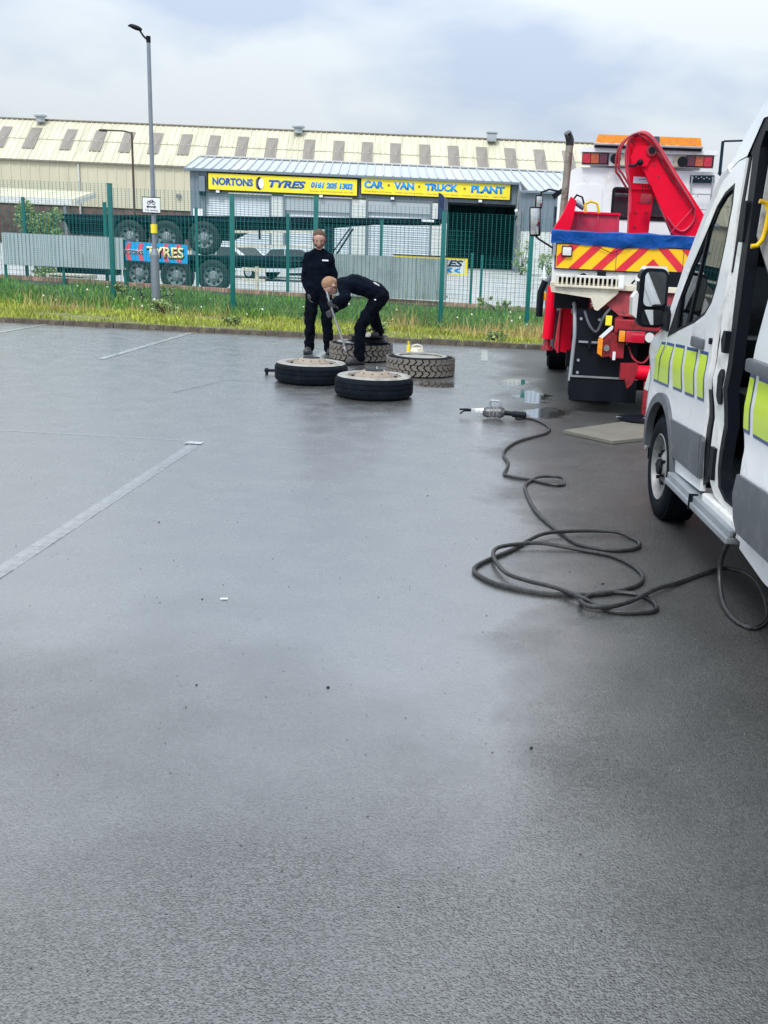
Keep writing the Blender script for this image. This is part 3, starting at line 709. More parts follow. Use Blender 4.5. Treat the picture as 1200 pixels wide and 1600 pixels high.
leafy('weed_clump', 'dark green dock weeds around the foot of the lamp post', 'weeds', (-7.6, 22.9, .08), .8, .35, .42, 1100, .07, 11)

for i, (x, y, w_, h_, lb) in enumerate(((-9.6, 19.6, .35, .22, 'broad leaved weed clump near the kerb at the left'), (-6.35, 20.4, .3, .3, 'broad leaved weed clump in the verge right of the lamp post'), (-4.7, 19.1, .22, .16, 'small weed clump by the kerb left of the standing man'), (-2.05, 19.0, .25, .2, 'weed clump in the verge between the two men'), (.15, 18.6, .3, .15, 'low weed clump spilling over the kerb near the truck'))):
    leafy('weed_clump', lb, 'weeds', (x, y, verge_z(x, y)), w_, .18, h_, 420, .06, 20 + i)
def blades(name, region, n, h0, h1, wd, m, seed, label, lean=.35):
    rnd = random.Random(seed); vs_, fs = [], []
    for i in range(n):
        x, y = region(rnd)
        if math.sin(x * 2.1 + math.sin(y * 1.7) * 2) + math.sin(y * 3.3 + x * 1.1) + math.sin(x * 5.7 - y * 2.2) * .6 < -1.15 and rnd.random() < .8: continue      # bare patches
        z = verge_z(x, y) - .01
        h = rnd.uniform(h0, h1) * max(.25, .75 + .45 * math.sin(x * 1.9 + y * 2.3) * math.sin(x * .63 - y) + .35 * math.sin(x * 4.3 - y * 3.1) * math.sin(x * 2.7 + 1)); a = rnd.uniform(0, 2 * PI); w = wd * rnd.uniform(.6, 1.3)
        lx, ly = rnd.gauss(0, lean) * h, rnd.gauss(0, lean) * h
        dx, dy = math.cos(a) * w, math.sin(a) * w; k = len(vs_)
        vs_ += [(x - dx, y - dy, z), (x + dx, y + dy, z), (x + lx * .45 + dx * .7, y + ly * .45 + dy * .7, z + h * .6), (x + lx * .45 - dx * .7, y + ly * .45 - dy * .7, z + h * .6), (x + lx, y + ly, z + h)]
        fs += [(k, k + 1, k + 2, k + 3), (k + 3, k + 2, k + 4)]
    me = bpy.data.meshes.new(name); me.from_pydata(vs_, [], fs); me.materials.append(M[m])
    o = link(name, me, None, False); tag(o, label, 'grass', kind='stuff'); return o
def reg(a, b):
    def f(r):
        x = r.uniform(-15, 7); k = kerb_y(x) + .02
        return x, k + r.uniform(a, b)
    return f
blades('mown_grass', reg(-.09, 2.9), 38000, .035, .135, .008, 'grass_a', 1, 'bright yellow green grass along the kerb')
blades('long_grass', reg(2.5, 10.6), 46000, .08, .26, .010, 'grass_b', 2, 'longer darker grass behind the mesh fence')
def patch(cs):
    def f(r):
        cx, cy, s, t = r.choice(cs); return cx + r.gauss(0, s), max(kerb_y(cx) + .3, cy + r.gauss(0, t))
    return f
blades('dry_grass', patch([(.35, 19.2, .45, .25), (.9, 19.0, .3, .2)] + [(.2, 19.9, .35, .3), (.75, 19.6, .3, .3), (-.5, 20.2, .3, .3), (-1.7, 20.0, .3, .3), (-8.3, 20.5, .6, .3), (-5.7, 20.5, .3, .3), (1.1, 19.4, .2, .2)]), 1500, .15, .5, .006, 'straw', 4, 'straw coloured dry stems standing in the verge', .3)
blades('weed_stalks', patch([(-1.7, 23.8, .3, .5), (-1.2, 23.3, .2, .5), (-1.5, 21, .3, .3), (-3.2, 24, .6, .6), (.3, 24, .8, .8)]), 60, .6, 1.5, .007, 'stalk', 5, 'tall thin weed stalks near the right hand fence post', .12)
blades('pink_stems', patch([(-8.3, 20.2, .12, .1), (-7.0, 20.8, .1, .1), (-3.8, 18.7, .3, .1)]), 90, .15, .4, .006, 'pink_red' if False else 'straw', 6, 'pale seeding stems in the verge below the left fence post', .2)
# dandelion clocks
d0 = MB(); d0.ball((0, 0, .25), .019, seg=8); d0 = d0.build('dandelion', 'flower'); tag(d0, 'white dandelion seed head standing in the verge grass', 'dandelion', 'dandelions in the verge')
st = MB(); st.cyl((0, 0, -.1), (0, 0, .235), .003, .003, 5); st = st.build('stem', 'stalk', d0)
rnd = random.Random(12)
spots = [(rnd.choice((-8.4, -8.4, -6.9, -6.2, -2, .1, .5, .9, -4.6)) + rnd.gauss(0, .5), rnd.uniform(19.3, 21.6)) for _ in range(24)] + [(rnd.uniform(-12, 1), rnd.uniform(22, 25)) for _ in range(14)]
for i, (x, y) in enumerate(spots):
    if i == 0: d, s = d0, st
    else: d = inst(d0); s = inst(st, d)
    d.location = (x, y, verge_z(x, y) + rnd.uniform(-.05, .05)); d.scale = [rnd.uniform(.55, 1.3)] * 3
# fallen leaves / stones on tarmac
for i, (x, y, s, m_, nm, lb) in enumerate([(-1.188, 4.62, .02, 'sign_white', 'paper_scrap', 'tiny scrap of white paper lying on the wet tarmac')]):
    v = MB(); v.box((0, 0, .004), (.034, .013, .004), bev=.001); tag(v.build(nm, m_, loc=(x, y, .002), rotz=.2), lb, 'litter')
pm = MB(); pm.ball((0, 0, .003), .0065, (1, .8, .6), 8); pe = pm.build('pebble', 'black')
for i, (x, y) in enumerate([(.50, 5.33), (.66, 5.15), (-.55, 3.69), (.22, 3.28), (-1.05, 3.65), (-1.29, 4.61), (-.36, 6.9), (-1.9, 5.9)]):
    p = pe if i == 0 else inst(pe); p.location = (x, y, 0); p.scale = [random.uniform(.6, 1.1)] * 3
    tag(p, 'tiny dark pebble lying on the wet tarmac', 'pebble', 'loose pebbles on the tarmac')

# loose grit scattered over the tarmac, too fine to count
rg = random.Random(31); gv, gf = [], []
for i in range(900):
    y = .9 + 9 * rg.random() ** 1.5; x = rg.uniform(-.55, .4) * y; r = rg.uniform(.0015, .0045); a = rg.uniform(0, 6); k = len(gv)
    gv += [(x + r * math.cos(a + j * 1.57), y + r * math.sin(a + j * 1.57) * rg.uniform(.6, 1), .0005) for j in range(4)] + [(x, y, .001 + r * .8)]
    gf += [(k, k + 1, k + 4), (k + 1, k + 2, k + 4), (k + 2, k + 3, k + 4), (k + 3, k, k + 4)]
M['grit'] = mat('grit', (.12, .115, .11), .7, island=.95)
me = bpy.data.meshes.new('grit'); me.from_pydata(gv, [], gf); me.materials.append(M['grit'])
tag(link('grit', me, None, False), 'fine loose grit scattered over the wet tarmac', 'grit', kind='stuff')
# ------------------------------------------------------------------ front mesh fence
def fence():
    F = thing('mesh_fence', 'green welded mesh fence with tall posts along the grass verge', 'fence')
    px = [-14.2, -11.2, -8.2, -5.47, -3.66, -1.0, .76, 3.4, 6.0, 8.6]
    tops = [2.62, 2.62, 2.59, 2.47, 2.50, 2.30, 2.28, 2.28, 2.28, 2.28]
    ps = []
    for x, t in zip(px, tops):
        y = fence_y(x); z = verge_z(x, y)
        v = MB(); v.span((-.045, -.045, 0), (.045, .045, t - z), .006); v.span((-.05, -.05, t - z), (.05, .05, t - z + .012))
        for k in range(7):
            v.cyl((0, -.05, .25 + k * .33), (0, -.044, .25 + k * .33), .012, .012, 6)
        o = v.build('post', 'teal_post', F, loc=(x, y, z)); ps.append((x, y, z, t))
    mt = [2.60, 2.60, 2.52, 2.53, 2.37, 2.28, 2.26, 2.26, 2.26]
    for (a, b), top in zip(zip(ps, ps[1:]), mt):
        v = MB(); A = Vector((a[0], a[1], 0)); B = Vector((b[0], b[1], 0)); n = int((B - A).length / .0889)
        z0 = max(a[2], b[2]) + .03
        d = (B - A) / (B - A).length; ang = math.atan2(d.y, d.x)
        for k in range(1, n):
            p = A.lerp(B, k / n); v.box((p.x, p.y, (z0 + top) / 2), (.0065, .005, top - z0), (ang, 'Z'))
        z = z0
        while z <= top: c = (A + B) / 2; v.box((c.x, c.y - .006, z), ((B - A).length, .003, .0027), (ang, 'Z')); z += .044
        v.build('mesh_panel', 'mesh', F, False)
fence()
# second fence on the low wall
def fence2():
    F = thing('yard_fence', 'second green mesh fence standing on the brick topped wall before the trailers', 'fence', (0, 29, 0))
    for x in (-15.3, -12.8, -10.57, -8.07, -5.57, -3.03, -.54):
        v = MB(); v.span((-.035, -.035, 0), (.035, .035, 2.15 if x < -1 else 1.42)); v.build('post', 'teal_post', F, False, loc=(x, 0, lerp(.25, .03, (x + 13) / 13)))
    for x in (-.27, 2.3, 4.8):
        v = MB(); v.span((-.035, -.035, 0), (.035, .035, 1.42)); v.build('post', 'teal_post', F, False, loc=(x, 0, .0))
    for a, b, t in ((-15.3, -12.8, 2.05), (-12.8, -10.57, 2.05), (-10.57, -8.07, 2.05), (-8.07, -5.57, 2.05), (-5.57, -3.03, 2.05), (-3.03, -.54, 2.05), (-.27, 2.3, 1.4), (2.3, 4.8, 1.4)):
        v = MB(); n = int((b - a) / .1)
        for k in range(1, n): x = a + (b - a) * k / n; v.span((x - .003, -.003, .2), (x + .003, .003, t))
        z = .22
        while z < t: v.span((a, -.009, z - .0025), (b, -.003, z + .0025)); z += .12
        v.build('mesh_panel', 'mesh', F, False)
fence2()
# brick topped low wall: soldier course, too fine to pick apart -> one joined part
W = thing('low_wall', 'low grey wall topped with a course of upright red bricks', 'wall', (0, 29, 0))
v = MB(); v.prism([(-16, -.4), (5, -.5), (5, -.07), (-.5, .0), (-13, .20), (-16, .2)], .22, XZ(-.11)); v.build('wall_base', 'wall_grey', W, False)
v = MB(); x = -16
while x < 5:
    z = lerp(.20, .0, (x + 13) / 12.5) - (.03 if x > 0 else 0); v.box((x, random.uniform(-.006, .006), z + .055), (.066, .24, .11), (-.016, 'Y')); x += .076
v.build('brick_coping', 'coping', W, False, stuff=True)

def corrugated(x0, x1, z0, z1, y, pitch, dep, name, m, parent, tilt=0):
    w = MB(); pts = []; x = x0
    while x < x1 - .001:
        for u, d in ((0, 0), (.45, 0), (.55, -dep), (.9, -dep), (1, 0)):
            if x + u * pitch <= x1 + .0001: pts.append((x + u * pitch, d))
        x += pitch
    for (a, ya), (b, yb) in zip(pts, pts[1:]):
        if b - a < 1e-5: continue
        w.quad((a, y + ya, z0 + tilt * (a - x0)), (b, y + yb, z0 + tilt * (b - x0)), (b, y + yb, z1 + tilt * (b - x0)), (a, y + ya, z1 + tilt * (a - x0)))
    w.bm.verts.ensure_lookup_table()
    return w.build(name, m, parent, False)
H = thing('hoarding', 'pale corrugated metal hoarding standing left of the blue banner', 'hoarding', (0, 28.7, 0))
sheets = [(-13.31, -12.2), (-12.2, -11.1), (-11.1, -9.95)]
for a, b in sheets: corrugated(a, b, .60, 1.43, 0, .111, .02, 'metal_sheet', 'corr', H)
v = MB(); v.span((-13.31, .02, 1.40), (-9.95, .07, 1.45)); v.span((-13.31, .02, .6), (-9.95, .07, .66)); v.build('rail', 'galv', H, False)
for x in (-13.3, -11.7, -10.0): v = MB(); v.span((x - .03, .07, 0), (x + .03, .13, 1.43)); v.build('support_post', 'teal_post', H, False)
H = thing('hoarding', 'long grey sheet hoarding behind the bending man', 'hoarding', (0, 28.8, 0))
for a, b in ((-4.35, -3.3), (-3.3, -2.25), (-2.25, -1.15)): corrugated(a, b, .17, 1.27, 0, .21, .025, 'metal_sheet', 'corr2', H)
v = MB(); v.span((-4.35, .02, 1.2), (-1.15, .07, 1.25)); v.span((-4.35, .02, .25), (-1.15, .07, .3)); v.build('rail', 'galv', H, False)

def banner():
    B = thing('banner', 'blue and pink striped banner reading NORTONS TYRES on the fence', 'banner', (0, 28.78, 0))
    x0, x1, z0, z1 = -10.62, -8.27, .86, 1.36
    tl = -.018
    v = MB(); v.prism([(x0, z0), (x1, z0 + tl * 1.5), (x1, z1 + tl * 1.5), (x0, z1)], .02, XZ(0)); v.build('sheet', 'banner_cyan', B, False)
    for k in range(7):
        s = x0 + .25 + k * .34
        if s + .25 > x1: break
        v = MB()
        zc = (z0 + z1) / 2 - .02
        v.prism([(s + .12, z1 - .03), (s + .24, z1 - .03), (s + .16, zc), (s + .04, zc)], .004, XZ(-.006)); v.prism([(s + .04, zc), (s + .16, zc), (s + .24, z0), (s + .12, z0)], .004, XZ(-.006)); v.build('stripe', 'banner_pink', B, False)
    text('NORTONS', -10.22, -9.47, -.008, 1.02, 1.15, 'sign_white', B, 'letter_halo', .004, .08)
    text('NORTONS', -10.20, -9.49, -.014, 1.03, 1.14, 'navy_vinyl', B, 'lettering', .004, .02)
    text('TYRES', -9.37, -8.35, -.008, .94, 1.24, 'black', B, 'letter_shadow', .004, .06)
    text('TYRES', -9.385, -8.37, -.014, .96, 1.25, 'banner_cream', B, 'lettering', .004, .028)
    S = thing('banner', 'yellow board reading TYRES with blue chevrons beside the grey hoarding', 'banner', (0, 28.95, 0))
    v = MB(); v.span((-2.66, 0, .86), (-.66, .03, 1.31)); v.build('sheet', 'sign_white', S, False)
    v = MB()
    for a, b in (((-2.66, -.006, 1.26), (-.66, 0, 1.31)), ((-2.66, -.006, .86), (-.66, 0, .89)), ((-.73, -.006, .89), (-.66, 0, 1.26))): v.span(a, b)
    v.build('yellow_border', 'sign_yellow', S, False)
    v = MB(); v.span((-2.7, -.02, 1.312), (-.64, .05, 1.34)); v.build('top_rail', 'black', S, False)
    text('TYRES', -1.86, -.78, -.004, 1.08, 1.25, 'navy_vinyl', S, 'lettering', .005, .035, .2)
    for k in range(4):
        s = -1.66 + k * .21; v = MB(); v.prism([(s + .1, 1.04), (s + .2, 1.04), (s + .1, .98), (s + .2, .92), (s + .1, .92), (s, .98)], .006, XZ(-.008)); v.build('chevron', 'sign_cyan', S, False)
banner()

# ------------------------------------------------------------------ stacked trailers
def trailer_wheel(parent, x, z, y=-.15):
    v = MB(); rt, ri = .495, .29
    v.lathe([(ri, -.02), (ri + .06, -.04), (rt - .05, -.03), (rt, .01), (rt, .25), (rt - .04, .28), (ri, .28)], seg=32, axis='Y', closed=True)
    t = v.build('tyre', 'trailer_tyre', parent, loc=(x, y, z))
    v = MB(); v.lathe([(.29, -.03), (.275, .0), (.25, .05), (.17, .07), (.15, .02), (.10, .0), (.09, -.04), (.0, -.05)], seg=28, axis='Y')
    w = v.build('rim', 'trailer_rim', t)
    v = MB()
    for k in range(8): a = k * PI / 4; v.cyl((.215 * math.cos(a), .035, .215 * math.sin(a)), (.215 * math.cos(a), .055, .215 * math.sin(a)), .04, .04, 10)
    v.build('hand_holes', 'trailer_tyre', w, False)
    v = MB()
    for k in range(10): a = k * PI / 5; v.cyl((.13 * math.cos(a), -.03, .13 * math.sin(a)), (.13 * math.cos(a), .01, .13 * math.sin(a)), .012, .012, 6)
    v.build('wheel_nuts', 'steel', w, False)
    return t
def guard(parent, x, z, y=-.17):
    v = MB(); P = [(math.cos(a) * .56, math.sin(a) * .56) for a in [R(12 + 156 * k / 14) for k in range(15)]]
    for (a, b), (c, d) in zip(P, P[1:]): v.quad((a, 0, b), (c, 0, d), (c, .36, d), (a, .36, b)); v.quad((a, 0, b), (c, 0, d), (c * 1.05, -.01, d * 1.05), (a * 1.05, -.01, b * 1.05))
    v.build('mudguard', 'trailer', parent, loc=(x, y, z))
def trailers():
    T = thing('flatbed_trailer', 'dark teal flatbed trailer at the bottom of the stack, wheels on the yard', 'trailer', (0, 32, 0), group='stacked flatbed trailers')
    v = MB(); v.prism([(-13.4, .84), (-4.7, 1.14), (-4.7, 1.0), (-13.4, .70)], 2.4, XZ(0)); v.build('deck', 'trailer', T, False)
    v = MB(); v.prism([(-13.4, .70), (-8.1, .88), (-5.2, .97), (-4.9, .92), (-6, .74), (-8, .66), (-13.4, .45)], .2, XZ(.25)); v.build('chassis_beam', 'trailer', T, False)
    for x, z in ((-10.64, .40), (-9.50, .385), (-8.38, .41)): trailer_wheel(T, x, z); guard(T, x, z)
    for z in (.62, .30):
        v = MB(); v.span((-7.55, .02, z), (-6.85, .08, z + .09)); v.build('side_guard_bar', 'cream', T, False)
    v = MB(); v.prism([(-7.0, .38), (-4.9, .42), (-4.9, .37), (-7.0, .33)], .06, XZ(.03)); v.build('side_rail', 'trailer', T, False)
    v = MB(); v.prism([(-6.2, .60), (-4.9, .66), (-4.9, .55), (-6.1, .53)], .06, XZ(.03)); v.build('ramp', 'trailer', T, False)
    v = MB(); v.span((-7.15, .0, -.1), (-7.05, .1, .75)); v.build('landing_leg', 'cream', T, False)
    v = MB(); v.span((-13.2, .0, .30), (-11.4, .5, .62)); v.build('tool_locker', 'trailer', T, False)
    T = thing('flatbed_trailer', 'dark teal gooseneck trailer stacked upside on top with headboard at right', 'trailer', (0, 32, 0), group='stacked flatbed trailers')
    T['label'] = 'dark teal gooseneck trailer riding on top of the stack, headboard at its right end'
    v = MB(); v.prism([(-13.0, 2.03), (-7.1, 2.21), (-1.56, 2.38), (-1.56, 2.27), (-7.1, 2.04), (-13.0, 1.82)], 2.4, XZ(0)); v.build('deck', 'trailer', T, False)
    v = MB(); v.prism([(-13.0, 1.88), (-7.1, 2.09), (-1.6, 2.29), (-1.6, 2.19), (-3.6, 2.12), (-4.5, 2.02), (-5.3, 1.90), (-7.3, 1.80), (-7.9, 1.46), (-8.4, 1.45), (-12.8, 1.45)], .2, XZ(.22)); v.build('chassis_beam', 'trailer', T, False)
    v = MB(); v.prism([(-13.0, 2.03), (-7.1, 2.21), (-1.56, 2.38), (-1.56, 2.34), (-7.1, 2.165), (-13.0, 1.985)], .02, XZ(-.022)); v.build('deck_edge', 'trailer', T, False)
    for x, z in ((-10.88, 1.46), (-9.78, 1.49), (-8.65, 1.52)): trailer_wheel(T, x, z); guard(T, x, z)
    v = MB(); v.prism([(-1.68, 2.3), (-1.50, 2.3), (-1.50, 3.0), (-1.60, 3.10), (-1.68, 3.12)], 2.4, XZ(0)); v.build('headboard', 'navy', T, False)
    v = MB(); v.span((-2.15, -.04, 2.27), (-1.78, -.02, 2.34)); v.build('marker_plate', 'sign_white', T, False)
    v = MB(); v.span((-5.05, 0, 1.12), (-4.78, .25, 2.0), .02); v.build('landing_leg', 'trailer', T, False)
    for z in (1.78, 1.36):
        v = MB(); v.prism([(-7.75, z), (-5.1, z + .1), (-5.1, z + .04), (-7.75, z - .08)], .05, XZ(-.02)); v.build('side_guard_bar', 'cream', T, False)
    v = MB(); v.cyl((-4.3, .05, 1.98), (-4.85, .05, 1.2), .02, .02, 8); v.cyl((-4.2, .05, 1.98), (-4.68, .05, 1.22), .028, .028, 8); v.build('stay_bar', 'black', T)
    for x in (-7.0, -5.35): v = MB(); v.span((x - .03, -.03, 1.55), (x + .03, .0, 1.85)); v.build('stake', 'black', T, False)
trailers()

# ------------------------------------------------------------------ parked cars behind
def car(label, loc, rz, m, group='cars parked behind the trailers'):
    T = thing('parked_car', label, 'car', loc, rz, group)
    side = [(-2.1, .35), (-2.15, .7), (-2.0, .95), (-1.75, 1.0), (-1.45, 1.36), (-1.2, 1.44), (.1, 1.45), (.35, 1.38), (1.0, .98), (1.75, .85), (2.05, .68), (2.1, .35)]
    def f(a, b, t):
        y = -.85 + t; k = max(0, (b - .95)) * .28
        return (a, y * (1 - k), b)
    v = MB(); v.prism(side, 1.7, f); v.build('body', m, T)
    for s in (-1, 1):
        for poly in ([(-1.62, 1.0), (-1.36, 1.33), (-.72, 1.38), (-.72, 1.0)], [(-.66, 1.0), (-.66, 1.38), (.08, 1.38), (.82, 1.0)]):
            v = MB(); v.prism(poly, .02, lambda a, b, t, s=s: (a, s * (.855 * (1 - max(0, b - .95) * .28) + t), b)); v.build('window', 'dark_glass', T, False)
        for x in (-1.3, 1.3):
            v = MB(); v.cyl((x, s * .86, .31), (x, s * .68, .31), .31, .31, 24); w = v.build('wheel', 'rubber', T)
            v = MB(); v.cyl((x, s * .87, .31), (x, s * .865, .31), .2, .2, 20); v.build('hubcap', 'alu', w)
    v = MB(); v.prism([(-.68, .42), (.68, .42), (.6, 0), (-.6, 0)], .01, lambda a, b, t: (.98 - b * 1.42, a, 1.0 + (.42 - b) * 0 + b * .92)); v.build('windscreen', 'dark_glass', T, False)
    for s in (-1, 1): v = MB(); v.box((2.02, s * .62, .72), (.1, .3, .12), bev=.02); v.build('headlight', 'clear_lens', T)
    return T
car('white hatchback whose roof shows between the stacked trailer beds', (-11.9, 50, -.3), R(-28), 'car_white')
car('silver saloon partly hidden behind the standing man', (-9.4, 52, -.3), R(8), 'car_silver')
# clutter in the yard
P = thing('pallet_stack', 'pale timber pallets lying under the corrugated hoarding', 'pallets', (-12.2, 30.6, -.1))
for k in range(3):
    v = MB(); v.span((-.6, -.4, .02 + k * .15), (.6, .4, .06 + k * .15)); v.span((-.6, -.4, .1 + k * .15), (.6, .4, .14 + k * .15)); v.span((-.6, -.4, .06 + k * .15), (-.5, .4, .1 + k * .15)); v.span((.5, -.4, .06 + k * .15), (.6, .4, .1 + k * .15)); v.build('pallet', 'cream', P, False)
v = MB(); v.cyl((0, 0, .03), (0, 0, .7), .16, .03, 16); v.box((0, 0, .02), (.42, .42, .04)); tag(v.build('traffic_cone', 'sign_white', loc=(3.1, 63, -.05)), 'pale traffic cone standing by the workshop side wall', 'cone')

#@@PART2
# ================================================================== TYRES
def tyre_profile(ri, rt, h, groove=True):
    p = [(ri, .03), (ri + .03, .012), (rt - .10, .0), (rt - .045, .006), (rt - .012, .03), (rt - .004, .05)]
    if groove:
        for z in (.27, .5, .73):
            zz = h * z; p += [(rt, zz - .006), (rt - .006, zz - .004), (rt - .006, zz + .004), (rt, zz + .006)]
    p += [(rt - .004, h - .05), (rt - .012, h - .03), (rt - .045, h - .006), (rt - .10, h), (rt - .12, h + .002), (rt - .125, h - .003), (ri + .05, h - .006), (ri + .03, h - .012), (ri, h - .03), (ri + .015, h * .5)]
    return p
def rim_profile(h): return [(.292, h - .012), (.286, h - .006), (.278, h - .012), (.272, h - .035), (.245, h - .040), (.220, h - .018), (.205, h + .006), (.135, h + .046), (.118, h + .052), (.104, h + .050), (.098, h - .02), (0, h - .02)]
def road_tyre(label, x, y, rt, h, rz):
    T = thing('truck_tyre', label, 'tyre', (x, y, 0), rz)
    v = MB(); v.lathe(tyre_profile(.285, rt, h), seg=80, closed=True); v.build('tyre', 'rubber', T, ang=28)
    v = MB(); v.lathe([(.296, h - .004), (.31, h + .003), (.34, h + .0055), (rt - .06, h + .0045), (rt - .04, h - .001), (rt - .028, h - .010)], seg=64); v.build('sidewall', 'rubber_side', T)
    v = MB(); v.lathe(rim_profile(h), seg=56); r = v.build('rim', 'rust', T)
    v = MB()
    for k in range(8):
        a = k * PI / 4 + .2; v.cyl((.236 * math.cos(a), .236 * math.sin(a), h - .06), (.236 * math.cos(a), .236 * math.sin(a), h - .018), .034, .032, 12)
    v.build('hand_holes', 'black', r, False)
    v = MB()
    for k in range(10):
        a = k * PI / 5; v.cyl((.165 * math.cos(a), .165 * math.sin(a), h + .018), (.165 * math.cos(a), .165 * math.sin(a), h + .031), .010, .010, 8)
    v.build('stud_holes', 'black', r, False)
    v = MB(); v.cyl((0, 0, h - .0), (0, 0, h + .0565), .100, .100, 28); v.build('hub_bore_shade', 'black', r, False)  # black disc capping the bore, shade of the hole put in as colour
    v = MB(); v.tube([(.215, .05, h - .03), (.245, .055, h + .005), (.275, .03, h + .012)], .005, 6); v.build('valve', 'steel', r)
    return T
road_tyre('smooth worn truck tyre with rusty centre lying flat, nearest of the four', -1.24, 11.47, .435, .235, .3)
T = road_tyre('smooth truck tyre with rusty centre lying flat in front of the standing man', -2.10, 12.42, .435, .235, 1.1)
def block_tyre(label, x, y, rt, h, m, rz, inner=True, zig=True):
    T = thing('truck_tyre', label, 'tyre', (x, y, 0), rz)
    v = MB(); v.lathe(tyre_profile(.285, rt - .014, h, False), seg=64, closed=True); v.build('tyre', 'rubber', T, ang=28)
    v = MB(); v.lathe([(.29, h - .012), (.30, h + .004), (.33, h + .006), (.34, h + .002), (rt - .11, h + .005), (rt - .10, h + .002)], seg=64); v.build('sidewall', 'rubber_side', T)
    n = 32; w = 2 * PI * rt / n
    a = MB(); hh = h * .135; s = w * .30
    f = lambda p, q, t: (p, -t, q)
    a.prism([(-w * .43 - s * .5, -hh), (w * .25 - s * .5, -hh), (w * .43 + s * .5, hh * .1), (w * .25 + s * .5, hh), (-w * .43 + s * .3, hh), (-w * .16, 0)], .017, f)
    b0 = a.build('tread_block', m, T, False, ang=20); first = True
    b0.data.shade_flat()
    for r in range(3):
        for k in range(n):
            t = 2 * PI * (k + .5 * (r % 2)) / n; z = h * (.20 + .30 * r)
            o = b0 if first else inst(b0, T); first = False
            o.location = ((rt - .016) * math.cos(t), (rt - .016) * math.sin(t), z); o.rotation_euler = (0, PI if r == 1 else 0, t + PI / 2)
            if r == 1: o.rotation_euler = (0, 0, t + PI / 2); o.scale = (-1, 1, 1)
    if inner:
        v = MB(); v.lathe([(.288, h - .02), (.27, h - .028), (.2, h - .024), (.0, h - .026)], seg=40); v.build('inner_cover', 'rubber_side', T)
    return T
block_tyre('chunky zigzag tread tyre lying flat, no rim in it, right of the group', -.87, 13.66, .45, .245, 'rubber_worn', .2)
block_tyre('chunky tread tyre lying flat behind the bending man, a loose rim on it', -1.83, 15.1, .455, .25, 'rubber_worn', .7, True)
Rm = thing('loose_rim', 'bare steel wheel rim resting on the rear tyre behind the bending man', 'rim', (-1.73, 15.05, .262))
v = MB(); v.lathe([(.29, .0), (.30, .008), (.29, .016), (.24, .02), (.225, .055), (.27, .085), (.285, .08), (.275, .09), (.255, .088), (.21, .06), (.21, .01), (.25, -.0)], seg=48, closed=True); v.build('rim_barrel', 'black', Rm)
v = MB(); v.lathe([(.215, .03), (.19, .055), (.16, .10), (.13, .115), (.07, .115), (.07, .04)], seg=40); v.build('rim_disc', 'cream', Rm)
v = MB(); v.tube([(.18, -.1, .05), (.21, -.05, .16), (.17, 0, .2), (.20, .05, .06)], .018, 8); v.build('rim_clip', 'black', Rm)
# small things about the tyres
v = MB(); v.cyl((0, 0, 0), (0, 0, .012), .05, .05, 12); v.cyl((0, 0, .012), (0, 0, .13), .03, .026, 12); v.cyl((0, 0, .13), (0, 0, .17), .012, .010, 8); v.cyl((0, 0, .17), (0, 0, .19), .016, .014, 8)
tag(v.build('grease_bottle', 'sign_yellow', loc=(-1.22, 16.1, 0)), 'small yellow squeeze bottle standing between the two rear tyres', 'bottle')
v = MB(); v.cyl((0, 0, 0), (0, 0, .05), .11, .09, 18); v.tube([(-.08, 0, .04), (-.07, 0, .085), (0, 0, .105), (.07, 0, .085), (.08, 0, .04)], .012, 8)
tag(v.build('paste_tub', 'cream', loc=(-1.12, 16.6, .0)), 'cream tub with arched handle on the tarmac behind the right tyre', 'tub')
v = MB(); v.tube(cr_spline([(0, 0, .012), (-.03, .02, .05), (-.06, 0, .09), (-.04, -.05, .02), (.04, -.06, .01), (.08, -.02, .01)], 4), .008, 7)
tag(v.build('tyre_lever', 'galv', loc=(-1.36, 13.45, .0)), 'bent steel tyre lever on the ground left of the zigzag tyre', 'tool')
v = MB(); v.cyl((-.03, 0, .05), (.12, 0, .05), .018, .018, 12); v.ball((-.04, 0, .05), .032, seg=10); v.cyl((-.04, 0, 0), (-.04, 0, .05), .02, .015, 10)
tag(v.build('trolley_handle', 'black', loc=(-2.70, 12.9, .0), rotz=.2), 'small black round ended tool beside the left tyre', 'tool')

# air tool --------------------------------------------------------------
A = thing('impact_wrench', 'grey air impact wrench lying on the wet tarmac at the end of the hose', 'power tool', (.10, 10.30, 0), -.04); A.scale = (.9, .75, .75)
v = MB(); v.cyl((-.09, 0, .085), (.07, 0, .09), .070, .078, 20); v.cyl((.07, 0, .09), (.11, 0, .088), .078, .05, 20); v.cyl((-.13, 0, .085), (-.09, 0, .085), .045, .07, 20); v.build('motor_housing', 'tool_grey', A)
v = MB(); v.span((-.06, -.05, .0), (.06, .05, .05), .012); v.build('base_block', 'grey_paint', A)
v = MB(); v.cyl((-.26, 0, .10), (-.12, 0, .10), .020, .042, 14); v.box((-.2, 0, .098), (.12, .05, .045), bev=.01); v.build('trigger_grip', 'alu', A)
v = MB(); v.tube([(-.14, 0, .075), (-.17, 0, .035), (-.11, 0, .03), (-.085, 0, .05)], .010, 8); v.build('trigger_guard', 'alu', A)
v = MB(); v.tube([(-.25, 0, .105), (-.30, 0, .11), (-.39, -.01, .105)], .013, 8); v.tube([(-.26, .01, .09), (-.34, .01, .085), (-.385, .0, .045)], .010, 8); v.build('prong_handle', 'black', A)
v = MB(); v.tube([(-.045, 0, .15), (-.06, 0, .225), (-.045, 0, .245), (.045, 0, .24), (.065, 0, .225), (.05, 0, .15)], .015, 8); v.build('top_handle', 'galv', A)
v = MB(); v.cyl((.10, 0, .088), (.22, 0, .08), .034, .030, 16); v.build('anvil_shaft', 'black', A)
